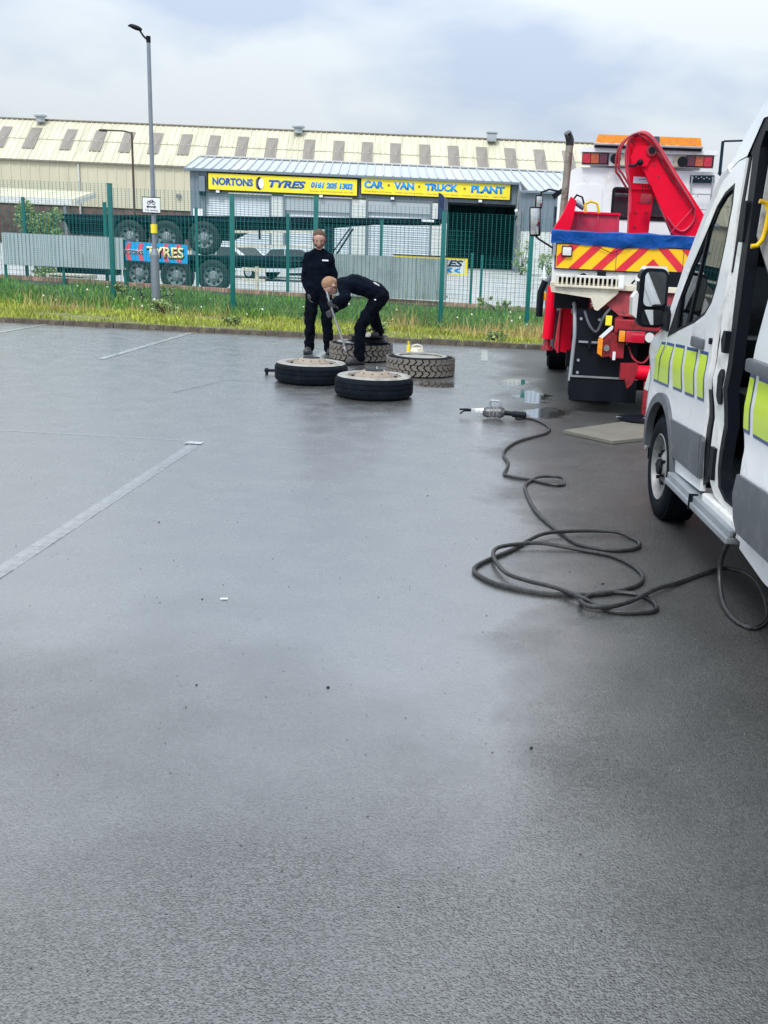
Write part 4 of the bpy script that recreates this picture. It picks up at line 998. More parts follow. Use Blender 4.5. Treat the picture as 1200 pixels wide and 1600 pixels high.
v = MB(); v.cyl((.20, 0, .078), (.34, 0, .07), .042, .044, 18); v.ball((.34, 0, .07), .044, (.4, 1, 1)); v.build('socket', 'black', A)
for k, x in enumerate((-.05, -.01, .03)):
    v = MB(); v.lathe([(.079, -.005), (.083, 0), (.079, .005)], (0, 0, 0), 20, 'X'); v.build('cooling_ring', 'grey_paint', A, loc=(x, 0, .087))

# hose --------------------------------------------------------------------
HO = [(0.311, 10.343), (0.465, 10.329), (0.571, 10.127), (0.63, 9.812), (0.58, 9.537), (0.446, 9.302), (0.3, 9.026), (0.203, 8.689), (0.175, 8.391), (0.21, 8.088), (0.184, 7.792), (0.175, 7.652), (0.253, 7.57), (0.352, 7.526), (0.434, 7.448), (0.543, 7.377), (0.609, 7.423), (0.603, 7.55), (0.526, 7.585), (0.424, 7.543), (0.356, 7.45), (0.321, 7.316), (0.319, 7.146), (0.341, 6.812), (0.38, 6.509), (0.441, 6.259), (0.501, 6.07), (0.587, 5.835), (0.714, 5.759), (0.823, 5.751), (0.92, 5.815), (0.955, 5.922), (0.926, 6.028), (0.84, 6.089), (0.701, 6.094), (0.558, 6.059), (0.392, 5.972), (0.272, 5.819), (0.191, 5.647), (0.061, 5.44), (-0.005, 5.306), (-0.003, 5.189), (0.102, 5.031), (0.246, 4.947), (0.398, 4.912), (0.612, 4.945), (0.737, 5.025), (0.839, 5.133), (0.885, 5.286), (0.853, 5.468), (0.755, 5.633), (0.6, 5.719), (0.381, 5.759), (0.248, 5.727), (0.12, 5.635), (0.087, 5.499), (0.108, 5.325), (0.162, 5.151), (0.269, 5.042), (0.401, 4.957), (0.516, 4.829), (0.627, 4.722), (0.697, 4.692), (0.809, 4.709), (0.876, 4.759), (0.879, 4.871), (0.826, 4.964), (0.713, 4.991), (0.592, 4.942), (0.527, 4.845), (0.51, 4.759), (0.551, 4.697), (0.653, 4.712), (0.767, 4.812), (0.909, 5.007), (1.059, 5.2), (1.326, 5.484), (1.41, 5.485), (1.467, 5.415), (1.486, 5.237), (1.455, 4.959), (1.402, 4.73), (1.304, 4.57)]
zs = [.013] * len(HO)
for a, b, z in ((17, 20, .03), (33, 37, .03), (52, 58, .03), (58, 61, .032), (70, 75, .034)):
    for i in range(a, b): zs[i] = z
hp = [(x, y, z) for (x, y), z in zip(HO, zs)] + [(1.236, 4.66, .012), (1.215, 4.86, .04), (1.215, 4.99, .16), (1.225, 4.95, .29), (1.26, 4.85, .40), (1.42, 4.80, .47), (1.6, 4.8, .5)]
v = MB(); v.tube(cr_spline(hp, 4), .0118, 10); tag(v.build('air_hose', 'hose'), 'dark rubber air hose looped over the tarmac from the van to the wrench', 'hose')

v = MB(); v.cyl((.325, 10.343, .016), (.36, 10.345, .013), .016, .016, 12); v.cyl((.36, 10.345, .013), (.39, 10.345, .012), .013, .012, 12); tag(v.build('hose_coupling', 'steel'), 'steel coupling where the air hose meets the wrench', 'coupling')
# ================================================================== PEOPLE
def blob(caps, name, m, parent, vox=.012, smooth=6, disp=0, dscale=.12):
    """many tapered capsules fused by a voxel remesh into one continuous surface"""
    v = MB()
    for c in caps:
        p0, r0, p1, r1 = c[:4]
        p0, p1 = Vector(p0), Vector(p1)
        v.ball(p0, r0, seg=14); 
        if (p1 - p0).length > 1e-4: v.cyl(p0, p1, r0, r1, 14); v.ball(p1, r1, seg=14)
    o = v.build('tmp', m, None)
    r = o.modifiers.new('r', 'REMESH'); r.mode = 'VOXEL'; r.voxel_size = vox
    if disp:
        t = bpy.data.textures.new('folds', 'CLOUDS'); t.noise_scale = dscale; t.noise_depth = 2
        d = o.modifiers.new('d', 'DISPLACE'); d.texture = t; d.strength = disp; d.mid_level = .5
    s = o.modifiers.new('s', 'SMOOTH'); s.iterations = smooth; s.factor = .5
    dg = bpy.context.evaluated_depsgraph_get(); dg.update()
    me = bpy.data.meshes.new_from_object(o.evaluated_get(dg)); bpy.data.objects.remove(o)
    me.name = name; me.materials.clear(); me.materials.append(M[m])
    for p in me.polygons: p.material_index = 0
    return link(name, me, parent, True, ang=180)
def xf(pts, mtx): return [(mtx @ Vector(p0), r0, mtx @ Vector(p1), r1) for p0, r0, p1, r1 in pts]
HEAD = [((0, .015, .03), .090, (0, .02, .045), .088), ((0, -.02, .035), .080, (0, -.03, .02), .074), ((0, -.045, -.03), .056, (0, -.055, -.065), .040), ((-.03, -.035, -.035), .042, (.03, -.035, -.035), .042),
        ((0, -.088, .012), .013, (0, -.105, -.018), .016), ((-.018, -.088, -.05), .012, (.018, -.088, -.05), .012),
        ((-.088, .0, .012), .014, (-.088, .008, -.018), .012), ((.088, .0, .012), .014, (.088, .008, -.018), .012), ((-.035, -.082, .028), .012, (.035, -.082, .028), .012)]
HAIR = [((0, .022, .048), .0925, (0, .012, .062), .087), ((0, .036, .02), .082, (0, .042, .0), .072), ((0, -.02, .080), .046, (0, -.01, .08), .052), ((-.03, -.03, .083), .028, (.03, -.03, .083), .028)]
BEARD = [((-.034, -.042, -.052), .043, (.034, -.042, -.052), .043), ((0, -.062, -.078), .037, (0, -.055, -.07), .045), ((-.07, -.01, -.03), .022, (-.05, -.035, -.06), .03), ((.07, -.01, -.03), .022, (.05, -.035, -.06), .03), ((-.03, -.088, -.036), .010, (.03, -.088, -.036), .010), ((-.076, -.012, -.03), .020, (-.080, -.005, .035), .016), ((.076, -.012, -.03), .020, (.080, -.005, .035), .016)]
def hand(wrist, fdir, pnorm, side, curl=.35, s=1.0):
    """palm, four fingers of different length and a thumb; returns capsules"""
    w = Vector(wrist); f = Vector(fdir).normalized(); n = Vector(pnorm); n = (n - f * n.dot(f)).normalized(); t = f.cross(n) * side
    out = []
    for k in (-1.5, -.5, .5, 1.5): out.append((w + t * k * .010 * s, .017 * s, w + f * .078 * s + t * k * .019 * s, .0135 * s))
    for k, ln in zip((1.5, .5, -.5, -1.5), (.068, .078, .072, .056)):
        a = w + f * .08 * s + t * k * .0205 * s; d1 = (f + n * curl * .6 + t * k * .03).normalized(); b = a + d1 * ln * .5 * s
        d2 = (f + n * curl * 1.7).normalized(); c = b + d2 * ln * .3 * s; d3 = (f * .7 + n * curl * 3).normalized(); e = c + d3 * ln * .25 * s
        out += [(a, .0098 * s, b, .0092 * s), (b, .0092 * s, c, .0085 * s), (c, .0085 * s, e, .0075 * s)]
    a = w + f * .022 * s + t * .024 * s; b = a + (f * .6 + t * .75 + n * .3).normalized() * .042 * s; c = b + (f * .95 + t * .2 + n * .45).normalized() * .034 * s
    out += [(a, .016 * s, b, .0115 * s), (b, .0115 * s, c, .009 * s)]
    return out

def man(label, loc, J, headm, hairmat, beardmat, extra_collar):
    P = thing('person', label, 'person', loc)
    g = lambda k: Vector(J[k])
    hm = headm
    # full body in skin, clothes go over it
    body = xf(HEAD, hm) + [(hm @ Vector((0, .03, -.05)), .055, g('neck'), .060)]
    for s in 'LR':
        body += [(g('sh' + s), .045, g('el' + s), .038), (g('el' + s), .038, g('wr' + s), .026), (g('hip' + s), .075, g('kn' + s), .052), (g('kn' + s), .050, g('an' + s), .036), (g('an' + s), .036, g('toe' + s), .018), (g('neck'), .045, g('sh' + s), .045)]
    body += [(g('neck'), .055, g('chest'), .085), (g('chest'), .085, g('pelvis'), .085), (g('hipL'), .08, g('hipR'), .08)]
    for s, k in (('L', 1), ('R', -1)): body += hand(g('wr' + s), J['f' + s], J['n' + s], k, J.get('curl', .35))
    blob(body, 'body', 'skin', P, .0085, 3)
    # jumper
    q = Vector(J['side']); c = g('chest'); pv = g('pelvis'); top = g('neck')
    j = [(g('shL'), .068, g('shR'), .068), (top + (c - top) * .25, .085, c, .115)]
    for k in (-1, 1):
        j += [(c + q * .085 * k, .108, pv + (c - pv) * .18 + q * .075 * k, .100), (g('sh' + 'LR'[(1 + k) // 2]) + (c - top) * .2, .085, c + q * .08 * k, .108)]
    j += [(top + (c - top) * .12, .078, c, .118), (c, .118, pv, .112), (top + (c - top) * .06, .062, g('shL'), .066), (top + (c - top) * .06, .062, g('shR'), .066)]
    j += [(pv + (c - pv) * .12 - q * .075, .108, pv + (c - pv) * .12 + q * .075, .108)]
    for s in 'LR': j += [(g('sh' + s), .072, g('el' + s), .055), (g('el' + s), .055, g('wr' + s), .041)]
    bk_ = J.get('bulk', 1); j = [(a, r * bk_, b, r2 * bk_) for a, r, b, r2 in j]
    jp = blob(j, 'jumper', 'cloth', P, .011, 4, .045, .10)
    # collar
    ax = (hm @ Vector((0, .03, -.06)) - top).normalized(); m_ = Matrix.Translation(top + ax * .03) @ ax.to_track_quat('Z', 'Y').to_matrix().to_4x4()
    v = MB(); v.lathe([(.066, -.012), (.073, -.004), (.068, .012), (.060, .008)], seg=28, closed=True); o = v.build('collar', extra_collar, P); o.matrix_local = m_
    # trousers
    t = [(g('hipL'), .098, g('hipR'), .098), (pv - q * .07, .100, pv + q * .07, .100), (g('hipL') * .5 + pv * .5, .105, g('hipR') * .5 + pv * .5, .105)]
    for s in 'LR': t += [(g('hip' + s), .105, g('kn' + s), .082), (g('kn' + s), .082, g('an' + s) - Vector((0, 0, .01)), .074)]
    tr = blob(t, 'trousers', 'cloth_trouser', P, .011, 3, .05, .09)
    for s in 'LR':
        d = (g('toe' + s) - g('an' + s)); d.z = min(d.z, 0) * .4; d = d.normalized(); a = g('an' + s); w = Vector((-d.y, d.x, 0)) * .018
        base = Vector((a.x, a.y, g('toe' + s).z)); hz = g('toe' + s).z
        bt = [(a + Vector((0, 0, .03)), .052, a - Vector((0, 0, .02)), .05), (base - d * .03, .040, g('toe' + s) - d * .01 + w, .036), (base - d * .03, .040, g('toe' + s) - d * .01 - w, .036), (a - Vector((0, 0, .03)), .046, g('toe' + s) - d * .06 + Vector((0, 0, .02)), .040)]
        bo = blob(bt, 'boot', 'boot', P, .009, 3)
        v = MB(); L_ = (g('toe' + s) + d * .03) - (base - d * .065); v.box((0, 0, 0), (L_.length, .088, .02), bev=.006)
        mid = (g('toe' + s) + d * .03 + base - d * .065) / 2; so = v.build('sole', 'black', bo, loc=(mid.x, mid.y, hz - .030), rotz=math.atan2(d.y, d.x))
    for s, k in (('L', 1), ('R', -1)):
        gl = [(a, r * 1.22, b, r2 * 1.22) for a, r, b, r2 in hand(g('wr' + s), J['f' + s], J['n' + s], k, J.get('curl', .35))] + [(g('wr' + s) - Vector(J['f' + s]).normalized() * .035, .033, g('wr' + s), .030)]
        blob(gl, 'glove', 'glove', P, .006, 2)
    blob(xf(HAIR, hm), 'hair', hairmat, P, .008, 2, .006, .02)
    if beardmat: blob(xf(BEARD, hm), 'beard', beardmat, P, .007, 2, .006, .015)
    for k in (-1, 1):
        v = MB(); v.ball((0, 0, 0), .0055, seg=10); e = v.build('eye', 'sign_white', P, loc=hm @ Vector((k * .032, -.0885, .008)))
        v = MB(); v.ball((0, 0, 0), .0062, seg=8); v.build('iris', 'black', e, loc=hm.to_3x3() @ Vector((0, -.004, -.002)))
        v = MB(); v.tube([hm @ Vector((k * .018, -.099, .032)), hm @ Vector((k * .035, -.098, .037)), hm @ Vector((k * .052, -.088, .032))], .004, 6); v.build('eyebrow', hairmat, P)
    v = MB(); v.tube([hm @ Vector((-.022, -.098, -.052)), hm @ Vector((0, -.103, -.050)), hm @ Vector((.022, -.098, -.052))], .0035, 6); v.build('mouth', 'red_lens' if False else 'skin', P)
    return P, jp, tr

# standing man, facing us, looking down to his left
hm1 = Matrix.Translation((.0, -.045, 1.655)) @ Matrix.Rotation(.16, 4, 'Z') @ Matrix.Rotation(.46, 4, 'X')
J1 = dict(neck=(-.005, .0, 1.51), chest=(-.01, .01, 1.28), pelvis=(-.01, .01, .96), side=(1, 0, 0), shL=(-.160, .0, 1.405), shR=(.145, .01, 1.41),
          elL=(-.225, .03, 1.12), wrL=(-.155, -.05, .88), elR=(.215, .04, 1.13), wrR=(.16, -.03, .90), hipL=(-.09, .01, .92), hipR=(.085, .01, .92),
          knL=(-.125, -.02, .50), anL=(-.145, .02, .10), toeL=(-.155, -.15, .042), knR=(.12, -.02, .50), anR=(.15, .05, .10), toeR=(.20, -.10, .042),
          fL=(.30, -.12, -1), nL=(.9, .1, .2), fR=(-.1, -.15, -1), nR=(-1, 0, 0))
man1, jp, tr = man('man standing in black jumper and trousers looking down, grey work gloves', (-2.515, 15.5, 0), J1, hm1, 'hair_brown', 'beard', 'tee')
v = MB(); v.span((.06, -.128, 1.355), (.15, -.120, 1.375)); 
lg = v.build('chest_logo', 'sign_white', man1, False); lg.rotation_euler.z = 0
v = MB(); v.span((-.20, -.03, .70), (-.185, .04, .86), .006); v.build('leg_pocket', 'cloth', man1)
# bending man
o2 = Vector((-1.78, 14.35, 0))
def w2(x, y, z): return (x - o2.x, y - o2.y, z)
hm2 = Matrix.Translation(w2(-2.155, 14.32, 1.055)) @ Matrix.Rotation(-1.05, 4, 'Z') @ Matrix.Rotation(1.28, 4, 'X')
J2 = dict(neck=w2(-2.04, 14.36, 1.09), chest=w2(-1.86, 14.39, 1.095), pelvis=w2(-1.535, 14.45, .985), side=(.05, 1, 0), shL=w2(-1.985, 14.21, 1.065), shR=w2(-1.985, 14.54, 1.065),
          elL=w2(-1.915, 14.09, .92), wrL=w2(-2.09, 14.17, .86), elR=w2(-2.02, 14.62, .82), wrR=w2(-2.12, 14.35, .73), hipL=w2(-1.50, 14.36, .945), hipR=w2(-1.49, 14.55, .945),
          knL=w2(-1.755, 14.30, .52), anL=w2(-1.765, 14.36, .11), toeL=w2(-1.905, 14.25, .042), knR=w2(-1.63, 14.68, .72), anR=w2(-1.565, 14.93, .43), toeR=w2(-1.62, 14.80, .385),
          fL=(-.65, .35, -.45), nL=(-.3, .9, -.2), fR=(-.6, -.3, -.5), nR=(.1, -1, 0), curl=.75, bulk=1.13)
man2, jp, tr = man('man bending over the tyres in black jumper and trousers levering with a bar', tuple(o2), J2, hm2, 'hair_fair', None, 'cloth')
v = MB(); v.tube([w2(-1.505, 14.31, 1.085), w2(-1.545, 14.31, 1.105), w2(-1.585, 14.34, 1.125)], [.008, .012, .008], 8); v.build('shirt_hem', 'tee', man2)
v = MB(); v.ball(w2(-1.55, 14.245, .90), .013, (1, .4, .8), 8); v.build('pocket_badge', 'sign_white', man2)
v = MB(); v.tube([(-2.225, 14.27, 1.02), (-2.16, 14.24, .82), (-1.975, 14.50, .20)], .0135, 8); v.cyl((-1.985, 14.49, .22), (-1.97, 14.51, .185), .022, .022, 8)
tag(v.build('pry_bar', 'alu'), 'long steel bar held by the bending man, its foot against the rear tyre', 'bar')

# ================================================================== RECOVERY TRUCK
TR = thing('recovery_truck', 'red and white recovery truck seen from behind with folded red crane', 'truck', (1.65, 11.0, 0), -math.atan(.055))
TR['label'] = 'red and white recovery truck with folded red crane and striped tailboard, seen from behind'
_c, _s = math.cos(-math.atan(.055)), math.sin(-math.atan(.055))
def tl(X, Y, z):        # world -> truck frame
    x, y = X - 1.65, Y - 11.0
    return (x * _c + y * _s, -x * _s + y * _c, z)
def TB(name, m, a, b, bev=0, parent=TR, smooth=False):
    v = MB(); v.span(a, b, bev); return v.build(name, m, parent, smooth)
def tex(name, m, poly, y0, dep, parent=TR, holes=(), bev=0):
    v = MB(); v.prism([tl(x, y0, z)[0::2] for x, z in poly], dep, XZ(tl(1.65, y0, 0)[1]), [[tl(x, y0, z)[0::2] for x, z in h] for h in holes]); return v.build(name, m, parent, False)
HW = 1.025
# body tub
TB('body_panel', 'white_dirty', (-HW, .02, 1.32), (HW, .10, 1.84), .01)
TB('body_side', 'white_dirty', (-HW, .10, 1.30), (-HW + .06, 1.9, 1.82), .01); TB('body_side', 'white_dirty', (HW - .06, .10, 1.30), (HW, 1.9, 1.82), .01)
TB('body_floor', 'white_dirty', (-HW + .06, .1, 1.30), (HW - .06, 1.9, 1.36))
TB('rear_sill', 'cream', (-HW - .01, -.05, 1.285), (HW + .01, .02, 1.345), .008)
# tailboard with chevrons: yellow sheet, red diagonals proud of it
TB('tailboard', 'navy_vinyl', (-1.005, 0, 1.47), (1.005, .02, 1.735))
TB('chevron_board', 'yellow', (-.99, -.008, 1.485), (.99, 0, 1.725))
def clip_poly(P, x0, x1):
    def cl(P, f, inter):
        out = []
        for i in range(len(P)):
            a, b = P[i - 1], P[i]
            if f(b):
                if not f(a): out.append(inter(a, b))
                out.append(b)
            elif f(a): out.append(inter(a, b))
        return out
    for lim, sg in ((x0, 1), (x1, -1)):
        P = cl(P, lambda p: (p[0] - lim) * sg >= 0, lambda a, b: (lim, a[1] + (b[1] - a[1]) * (lim - a[0]) / (b[0] - a[0])))
        if len(P) < 3: return None
    return P
z0, z1 = 1.487, 1.723
for k in range(-1, 4):
    for sg in (-1, 1):
        if k < 0: P = [(0, z0), (.13, z0), (0, z0 + .13)]
        else:
            a = .275 + .24 * k; P = clip_poly([(a, z0), (a + .105, z0), (a + .105 - .236, z1), (a - .236, z1)], .0, .985)
        if P:
            v = MB(); v.prism([(p[0] * sg, p[1]) for p in P], .004, XZ(-.0125)); v.build('chevron_stripe', 'red_vinyl', TR, False)
for x in (-.38, .30):
    TB('board_joint', 'navy_vinyl', (x, -.0135, 1.487), (x + .005, -.0128, 1.723))
# draped tarpaulin over the body edge
v = MB(); xs = [-1.055 + i * (2.11 / 88) for i in range(89)]
rn = random.Random(5)
def tarp_p(x, k):
    w = .016 * math.sin(x * 7 + 1 + k * .5) + .012 * math.sin(x * 19 - k * 1.1) + .010 * abs(math.sin(x * 11 + k * .8))
    low = 1.718 + .014 * math.sin(x * 5) + .010 * abs(math.sin(x * 9))
    rows = [(1.9, 1.845), (1.0, 1.86 + w * .6), (.35, 1.862 + w * .4), (.03, 1.862 + w * .3), (-.018 - abs(w) * .3, 1.852), (-.024 - w * .5, 1.80), (-.020 - w * .8, 1.76), (-.024 + w * .3, low)]
    y, z = rows[k]; return (x, y, z)
G_ = [[v.bm.verts.new(tarp_p(x, k)) for k in range(8)] for x in xs]
for i in range(88):
    for k in range(7): v.bm.faces.new((G_[i][k], G_[i][k + 1], G_[i + 1][k + 1], G_[i + 1][k]))
v.build('tarpaulin', 'tarp', TR, ang=60)
v = MB(); v.tube([(-.62, -.04, 1.735), (-.43, -.03, 1.655), (-.24, -.04, 1.735)], .004, 6); v.build('tarp_cord', 'black', TR)
v = MB(); v.span((-.94, -.04, 1.60), (-.83, -.012, 1.71), .012); o = v.build('work_lamp', 'black', TR)
v = MB(); v.span((-.93, -.046, 1.615), (-.84, -.041, 1.70), .008); v.build('lamp_glass', 'clear_lens', o)
TB('hinge', 'galv', (-1.03, -.03, 1.61), (-1.0, .0, 1.73), .004)
TB('latch', 'black', (-.56, -.05, 1.405), (-.47, -.01, 1.475), .006)
v = MB(); v.cyl((-.70, -.01, 1.40), (-.70, -.04, 1.40), .045, .045, 14); v.span((-.78, -.03, 1.37), (-.62, -.01, 1.392)); v.build('latch', 'black', TR)
TB('marker_light_box', 'black', (-.05, -.03, 1.30), (.30, -.005, 1.50), .006)
TB('red_marker_lamp', 'dark_lens', (-.03, -.045, 1.38), (.07, -.03, 1.46), .008)
# rack rail with pegs
TB('rack_rail', 'white_dirty', (-.98, -.14, 1.40), (-.33, -.06, 1.425), .005)
TB('rack_rail', 'cream', (-.99, -.15, 1.30), (-.30, -.05, 1.325), .005)
TB('rack_end', 'white_paint', (-.345, -.15, 1.305), (-.285, -.04, 1.44), .01)
pg = None
for k in range(14):
    x = -.96 + k * .046
    if pg is None: pg = TB('rack_peg', 'cream', (-.009, -.012, 0), (.009, .03, .078)); o = pg
    else: o = inst(pg, TR)
    o.location = (x, -.13, 1.323)
TB('rack_back', 'black', (-.97, -.045, 1.327), (-.34, -.03, 1.398))
# tread plate apron
v = MB(); v.prism([(-1.03, 1.30), (-.33, 1.305), (-.335, 1.26), (-.53, 1.075), (-.565, 1.085), (-.61, 1.20), (-1.02, 1.245)], .03, XZ(-.11)); v.build('tread_plate', 'cream', TR, False)
v = MB()
for i in range(30):
    for j in range(9):
        x = -1.0 + i * .0235; z = 1.29 - j * .024
        lim = 1.25 - (x + 1.02) * .1 if x < -.61 else (1.09 if x < -.53 else 1.09 + (x + .53) * .93)
        if z > lim + .012 and x < -.35: v.box((x + (.012 if j % 2 else 0), -.1125, z), (.014, .005, .005), ((.8 if (i + j) % 2 else -.8), 'Y'))
v.build('tread_pattern', 'white_dirty', TR, False)
# things lying on the sill
v = MB(); v.tube(cr_spline([(-.20, -.03, 1.36), (-.16, -.04, 1.40), (-.10, -.03, 1.37), (-.06, -.04, 1.40), (-.02, -.03, 1.36), (.1, -.04, 1.35)], 4), .010, 6); v.build('chain', 'black', TR)
# chassis and underside
TB('chassis_rail', 'red_dark', (-.45, .1, .72), (-.33, 4.2, .95)); TB('chassis_rail', 'red_dark', (.33, .1, .72), (.45, 4.2, .95))
TB('cross_member', 'red_dark', (-.33, .25, .76), (.33, .4, .92)); TB('subframe', 'red_dark', (-.60, .06, 1.0), (.60, 1.9, 1.28), .01)
TB('subframe', 'black', (-.98, .5, 1.05), (.98, 1.9, 1.28))
# rear cross box with lamps
TB('lamp_box', 'red_dark', (-.345, -.16, .86), (.345, .0, 1.0), .01); TB('lamp_box', 'red_dark', (-.37, -.14, .60), (-.23, .02, .86), .01); TB('lamp_box', 'red_dark', (.23, -.14, .60), (.37, .02, .86), .01)
def rear_lamp(s):
    r = TB('rear_lamp', 'black', (s * .08 - .25 if s > 0 else -.31, -.20, .745), (s * .08 + .25 if s > 0 else .19, -.165, .905), .012)
    x = -.30 if s < 0 else -.17
    return r
lb = TB('rear_lamp', 'black', (-.315, -.195, .765), (.315, -.16, .905), .014)
TB('indicator_lens', 'amber', (-.30, -.222, .778), (-.235, -.195, .893), .014, lb, True)
TB('tail_lens', 'red_lens', (-.232, -.222, .778), (-.035, -.195, .893), .008, lb, True)
for x, mm in ((.015, 'clear_lens'), (.10, 'red_lens')):
    v = MB(); v.cyl((x, -.19, .835), (x, -.225, .835), .052, .048, 20); v.build('round_lens', mm, lb)
TB('indicator_lens', 'amber', (.235, -.222, .778), (.30, -.195, .893), .014, lb, True)
v = MB(); v.prism([(-.50, .64), (-.50, .79), (-.45, .85), (-.36, .93), (-.36, .62), (-.46, .60)], .06, XZ(-.12)); v.build('corner_bracket', 'red_dark', TR, False)
v = MB(); v.prism([(-.505, .645), (-.505, .79), (-.485, .81), (-.455, .80), (-.455, .615)], .02, XZ(-.145)); v.build('amber_reflector', 'amber', TR, False)
v = MB(); v.prism([(-.50, .81), (-.38, .93), (-.36, .93), (-.36, .90), (-.46, .80)], .02, XZ(-.14)); v.build('edge_reflector', 'sign_white', TR, False)
v = MB(); v.cyl((-.41, -.12, .70), (-.41, -.15, .70), .035, .03, 14); v.build('round_reflector', 'steel', TR)
TB('catch_plate', 'sign_yellow', (-.44, -.10, .93), (-.375, -.07, 1.03), .004)
TB('number_tag', 'sign_white', (-.345, -.165, .585), (-.315, -.155, .67))
# black block added to darken the open underside, with axle and tank
TB('underside_filler', 'black', (-.32, .3, .22), (.34, 2.6, .76), .04); TB('axle_beam', 'black', (-.8, .85, .38), (.8, 1.05, .55)); TB('fuel_tank', 'black', (-.95, 2.0, .45), (-.5, 2.9, .95), .05)
# outrigger beam and legs
v = MB(); v.cyl((-.19, -.35, .49), (.75, -.35, .49), .075, .075, 20); v.build('outrigger_beam', 'red', TR)
v = MB(); v.prism([(-.27, .42), (-.27, .57), (-.10, .58), (-.10, .50), (-.14, .38), (-.19, .33), (-.22, .42)], .16, XZ(-.43)); v.build('beam_lug', 'red_dark', TR, False)
for x in (.02, .75):
    v = MB(); v.span((x - .055, -.60, .10), (x + .055, -.50, .42), .01); v.build('outrigger_leg', 'red_dark', TR)
    v = MB(); v.cyl((x, -.55, .05), (x, -.55, .14), .035, .035, 12); v.build('leg_ram', 'steel', TR)
    v = MB(); v.lathe([(0, .035), (.20, .035), (.235, .042), (.235, .055), (.18, .06), (.05, .08), (0, .08)], (x - .06, -.55, 0), 32); v.build('foot_plate', 'black', TR)
v = MB(); v.tube([(-.28 + .235 * 0, -.55, .05), (-.12, -.60, .055), (.02, -.66, .07)], .008, 6); v.build('foot_chain', 'steel', TR)
# rear wheels with guards and flaps
def tw(x, y, r=.44, w=.26, sg=-1):
    v = MB(); v.lathe([(.25, 0), (.30, -.015), (r - .05, -.012), (r, .02), (r, w - .02), (r - .05, w), (.25, w)], seg=44, axis='X', closed=True)
    t = v.build('tyre', 'rubber', TR, loc=(x if sg < 0 else x, y, r)); 
    if sg > 0: t.rotation_euler.z = PI
    v = MB(); v.lathe([(.25, .01), (.235, .04), (.17, .09), (.15, .02), (.08, .0), (0, -.01)], seg=32, axis='X'); v.build('rim', 'steel', t)
    return t
tw(-.74, 1.0, .44, .5); tw(.74, 1.0, .44, .5, 1)
for sg in (-1, 1):
    v = MB(); c = (1.0, .47); P = [(c[0] + .56 * math.cos(a), c[1] + .60 * math.sin(a)) for a in [R(-172 + -185 * k / 20) for k in range(21)]]
    for (a, b), (d, e) in zip(P, P[1:]): v.quad((sg * .755, a, b), (sg * .755, d, e), (sg * .15, d, e), (sg * .15, a, b))
    v.build('mudguard', 'black', TR)
v = MB(); P = [(-.735 + .022 * math.sin(PI * k / 16), -.025, .40 + .68 * math.sin(min(1, k / 12) * PI / 2)) for k in range(13)]
v.tube([(-.765, -.02, .33), (-.755, -.02, .55), (-.745, -.02, .80), (-.755, .0, .98), (-.760, .06, 1.06), (-.765, .25, 1.12), (-.765, .5, 1.10), (-.765, .7, 1.0)], .020, 8); v.build('guard_trim', 'galv', TR)
v = MB(); v.prism([(-.76, .36), (-.75, .95), (-.73, 1.08), (-.08, 1.10), (-.08, .36)], .03, XZ(-.01)); v.build('rear_guard', 'grey_plastic' if False else 'black', TR, False)
for a, b in ((-.765, -.06), (.06, .765)):
    v = MB()
    G2 = [[v.bm.verts.new((a + (b - a) * i / 10, -.045 + .012 * math.sin(i * 1.3) * (1 - k / 3), .13 + .25 * k / 3)) for i in range(11)] for k in range(4)]
    for k in range(3):
        for i in range(10): v.bm.faces.new((G2[k][i], G2[k][i + 1], G2[k + 1][i + 1], G2[k + 1][i]))
    v.build('mud_flap', 'black', TR)
    TB('flap_clamp', 'grey_paint', (a, -.06, .375), (b, -.03, .392))
TB('guard_bracket', 'galv', (-.70, -.045, .735), (-.37, -.02, .755))
v = MB(); v.span((-.60, -.06, .68), (-.57, -.03, .80)); v.span((-.62, -.055, .72), (-.52, -.04, .735)); v.build('guard_bracket', 'black', TR, False)
v = MB(); v.prism([(.08, 1.10), (.73, 1.08), (.76, .36), (.08, .36)], .03, XZ(-.01)); v.build('rear_guard', 'black', TR, False)
for i, (x, z) in enumerate(((-.69, .98), (-.69, .55), (-.12, 1.0), (-.50, .98), (-.14, .45), (-.69, .42), (-.2, .75))):
    v = MB(); v.cyl((x, -.012, z), (x, -.03, z), .017, .015, 8); v.build('guard_bolt', 'galv', TR)
v = MB(); v.tube(cr_spline([(-.66, -.03, 1.06), (-.60, -.07, .92), (-.52, -.05, .86), (-.46, -.09, 1.02), (-.40, -.05, 1.1)], 5), .014, 7); v.build('air_line', 'grey_plastic', TR)
v = MB(); v.tube(cr_spline([(-.18, -.06, .72), (-.12, -.12, .60), (-.02, -.14, .57), (.06, -.1, .68)], 5), .012, 7); v.build('air_line', 'red_dark', TR)
v = MB(); v.prism([(-.62, 1.27), (.62, 1.27), (.5, 1.04), (-.30, 1.03)], .05, lambda a, b, t: (a, .0 - (b - 1.27) * -.25 + t, b)); v.build('under_deck_plate', 'red_dark', TR, False)
v = MB(); v.cyl((-.30, -.03, .98), (-.30, -.09, .98), .045, .05, 14); v.cyl((-.20, -.02, 1.03), (.1, -.02, 1.03), .022, .022, 10); v.build('valve_pack', 'red_dark', TR)
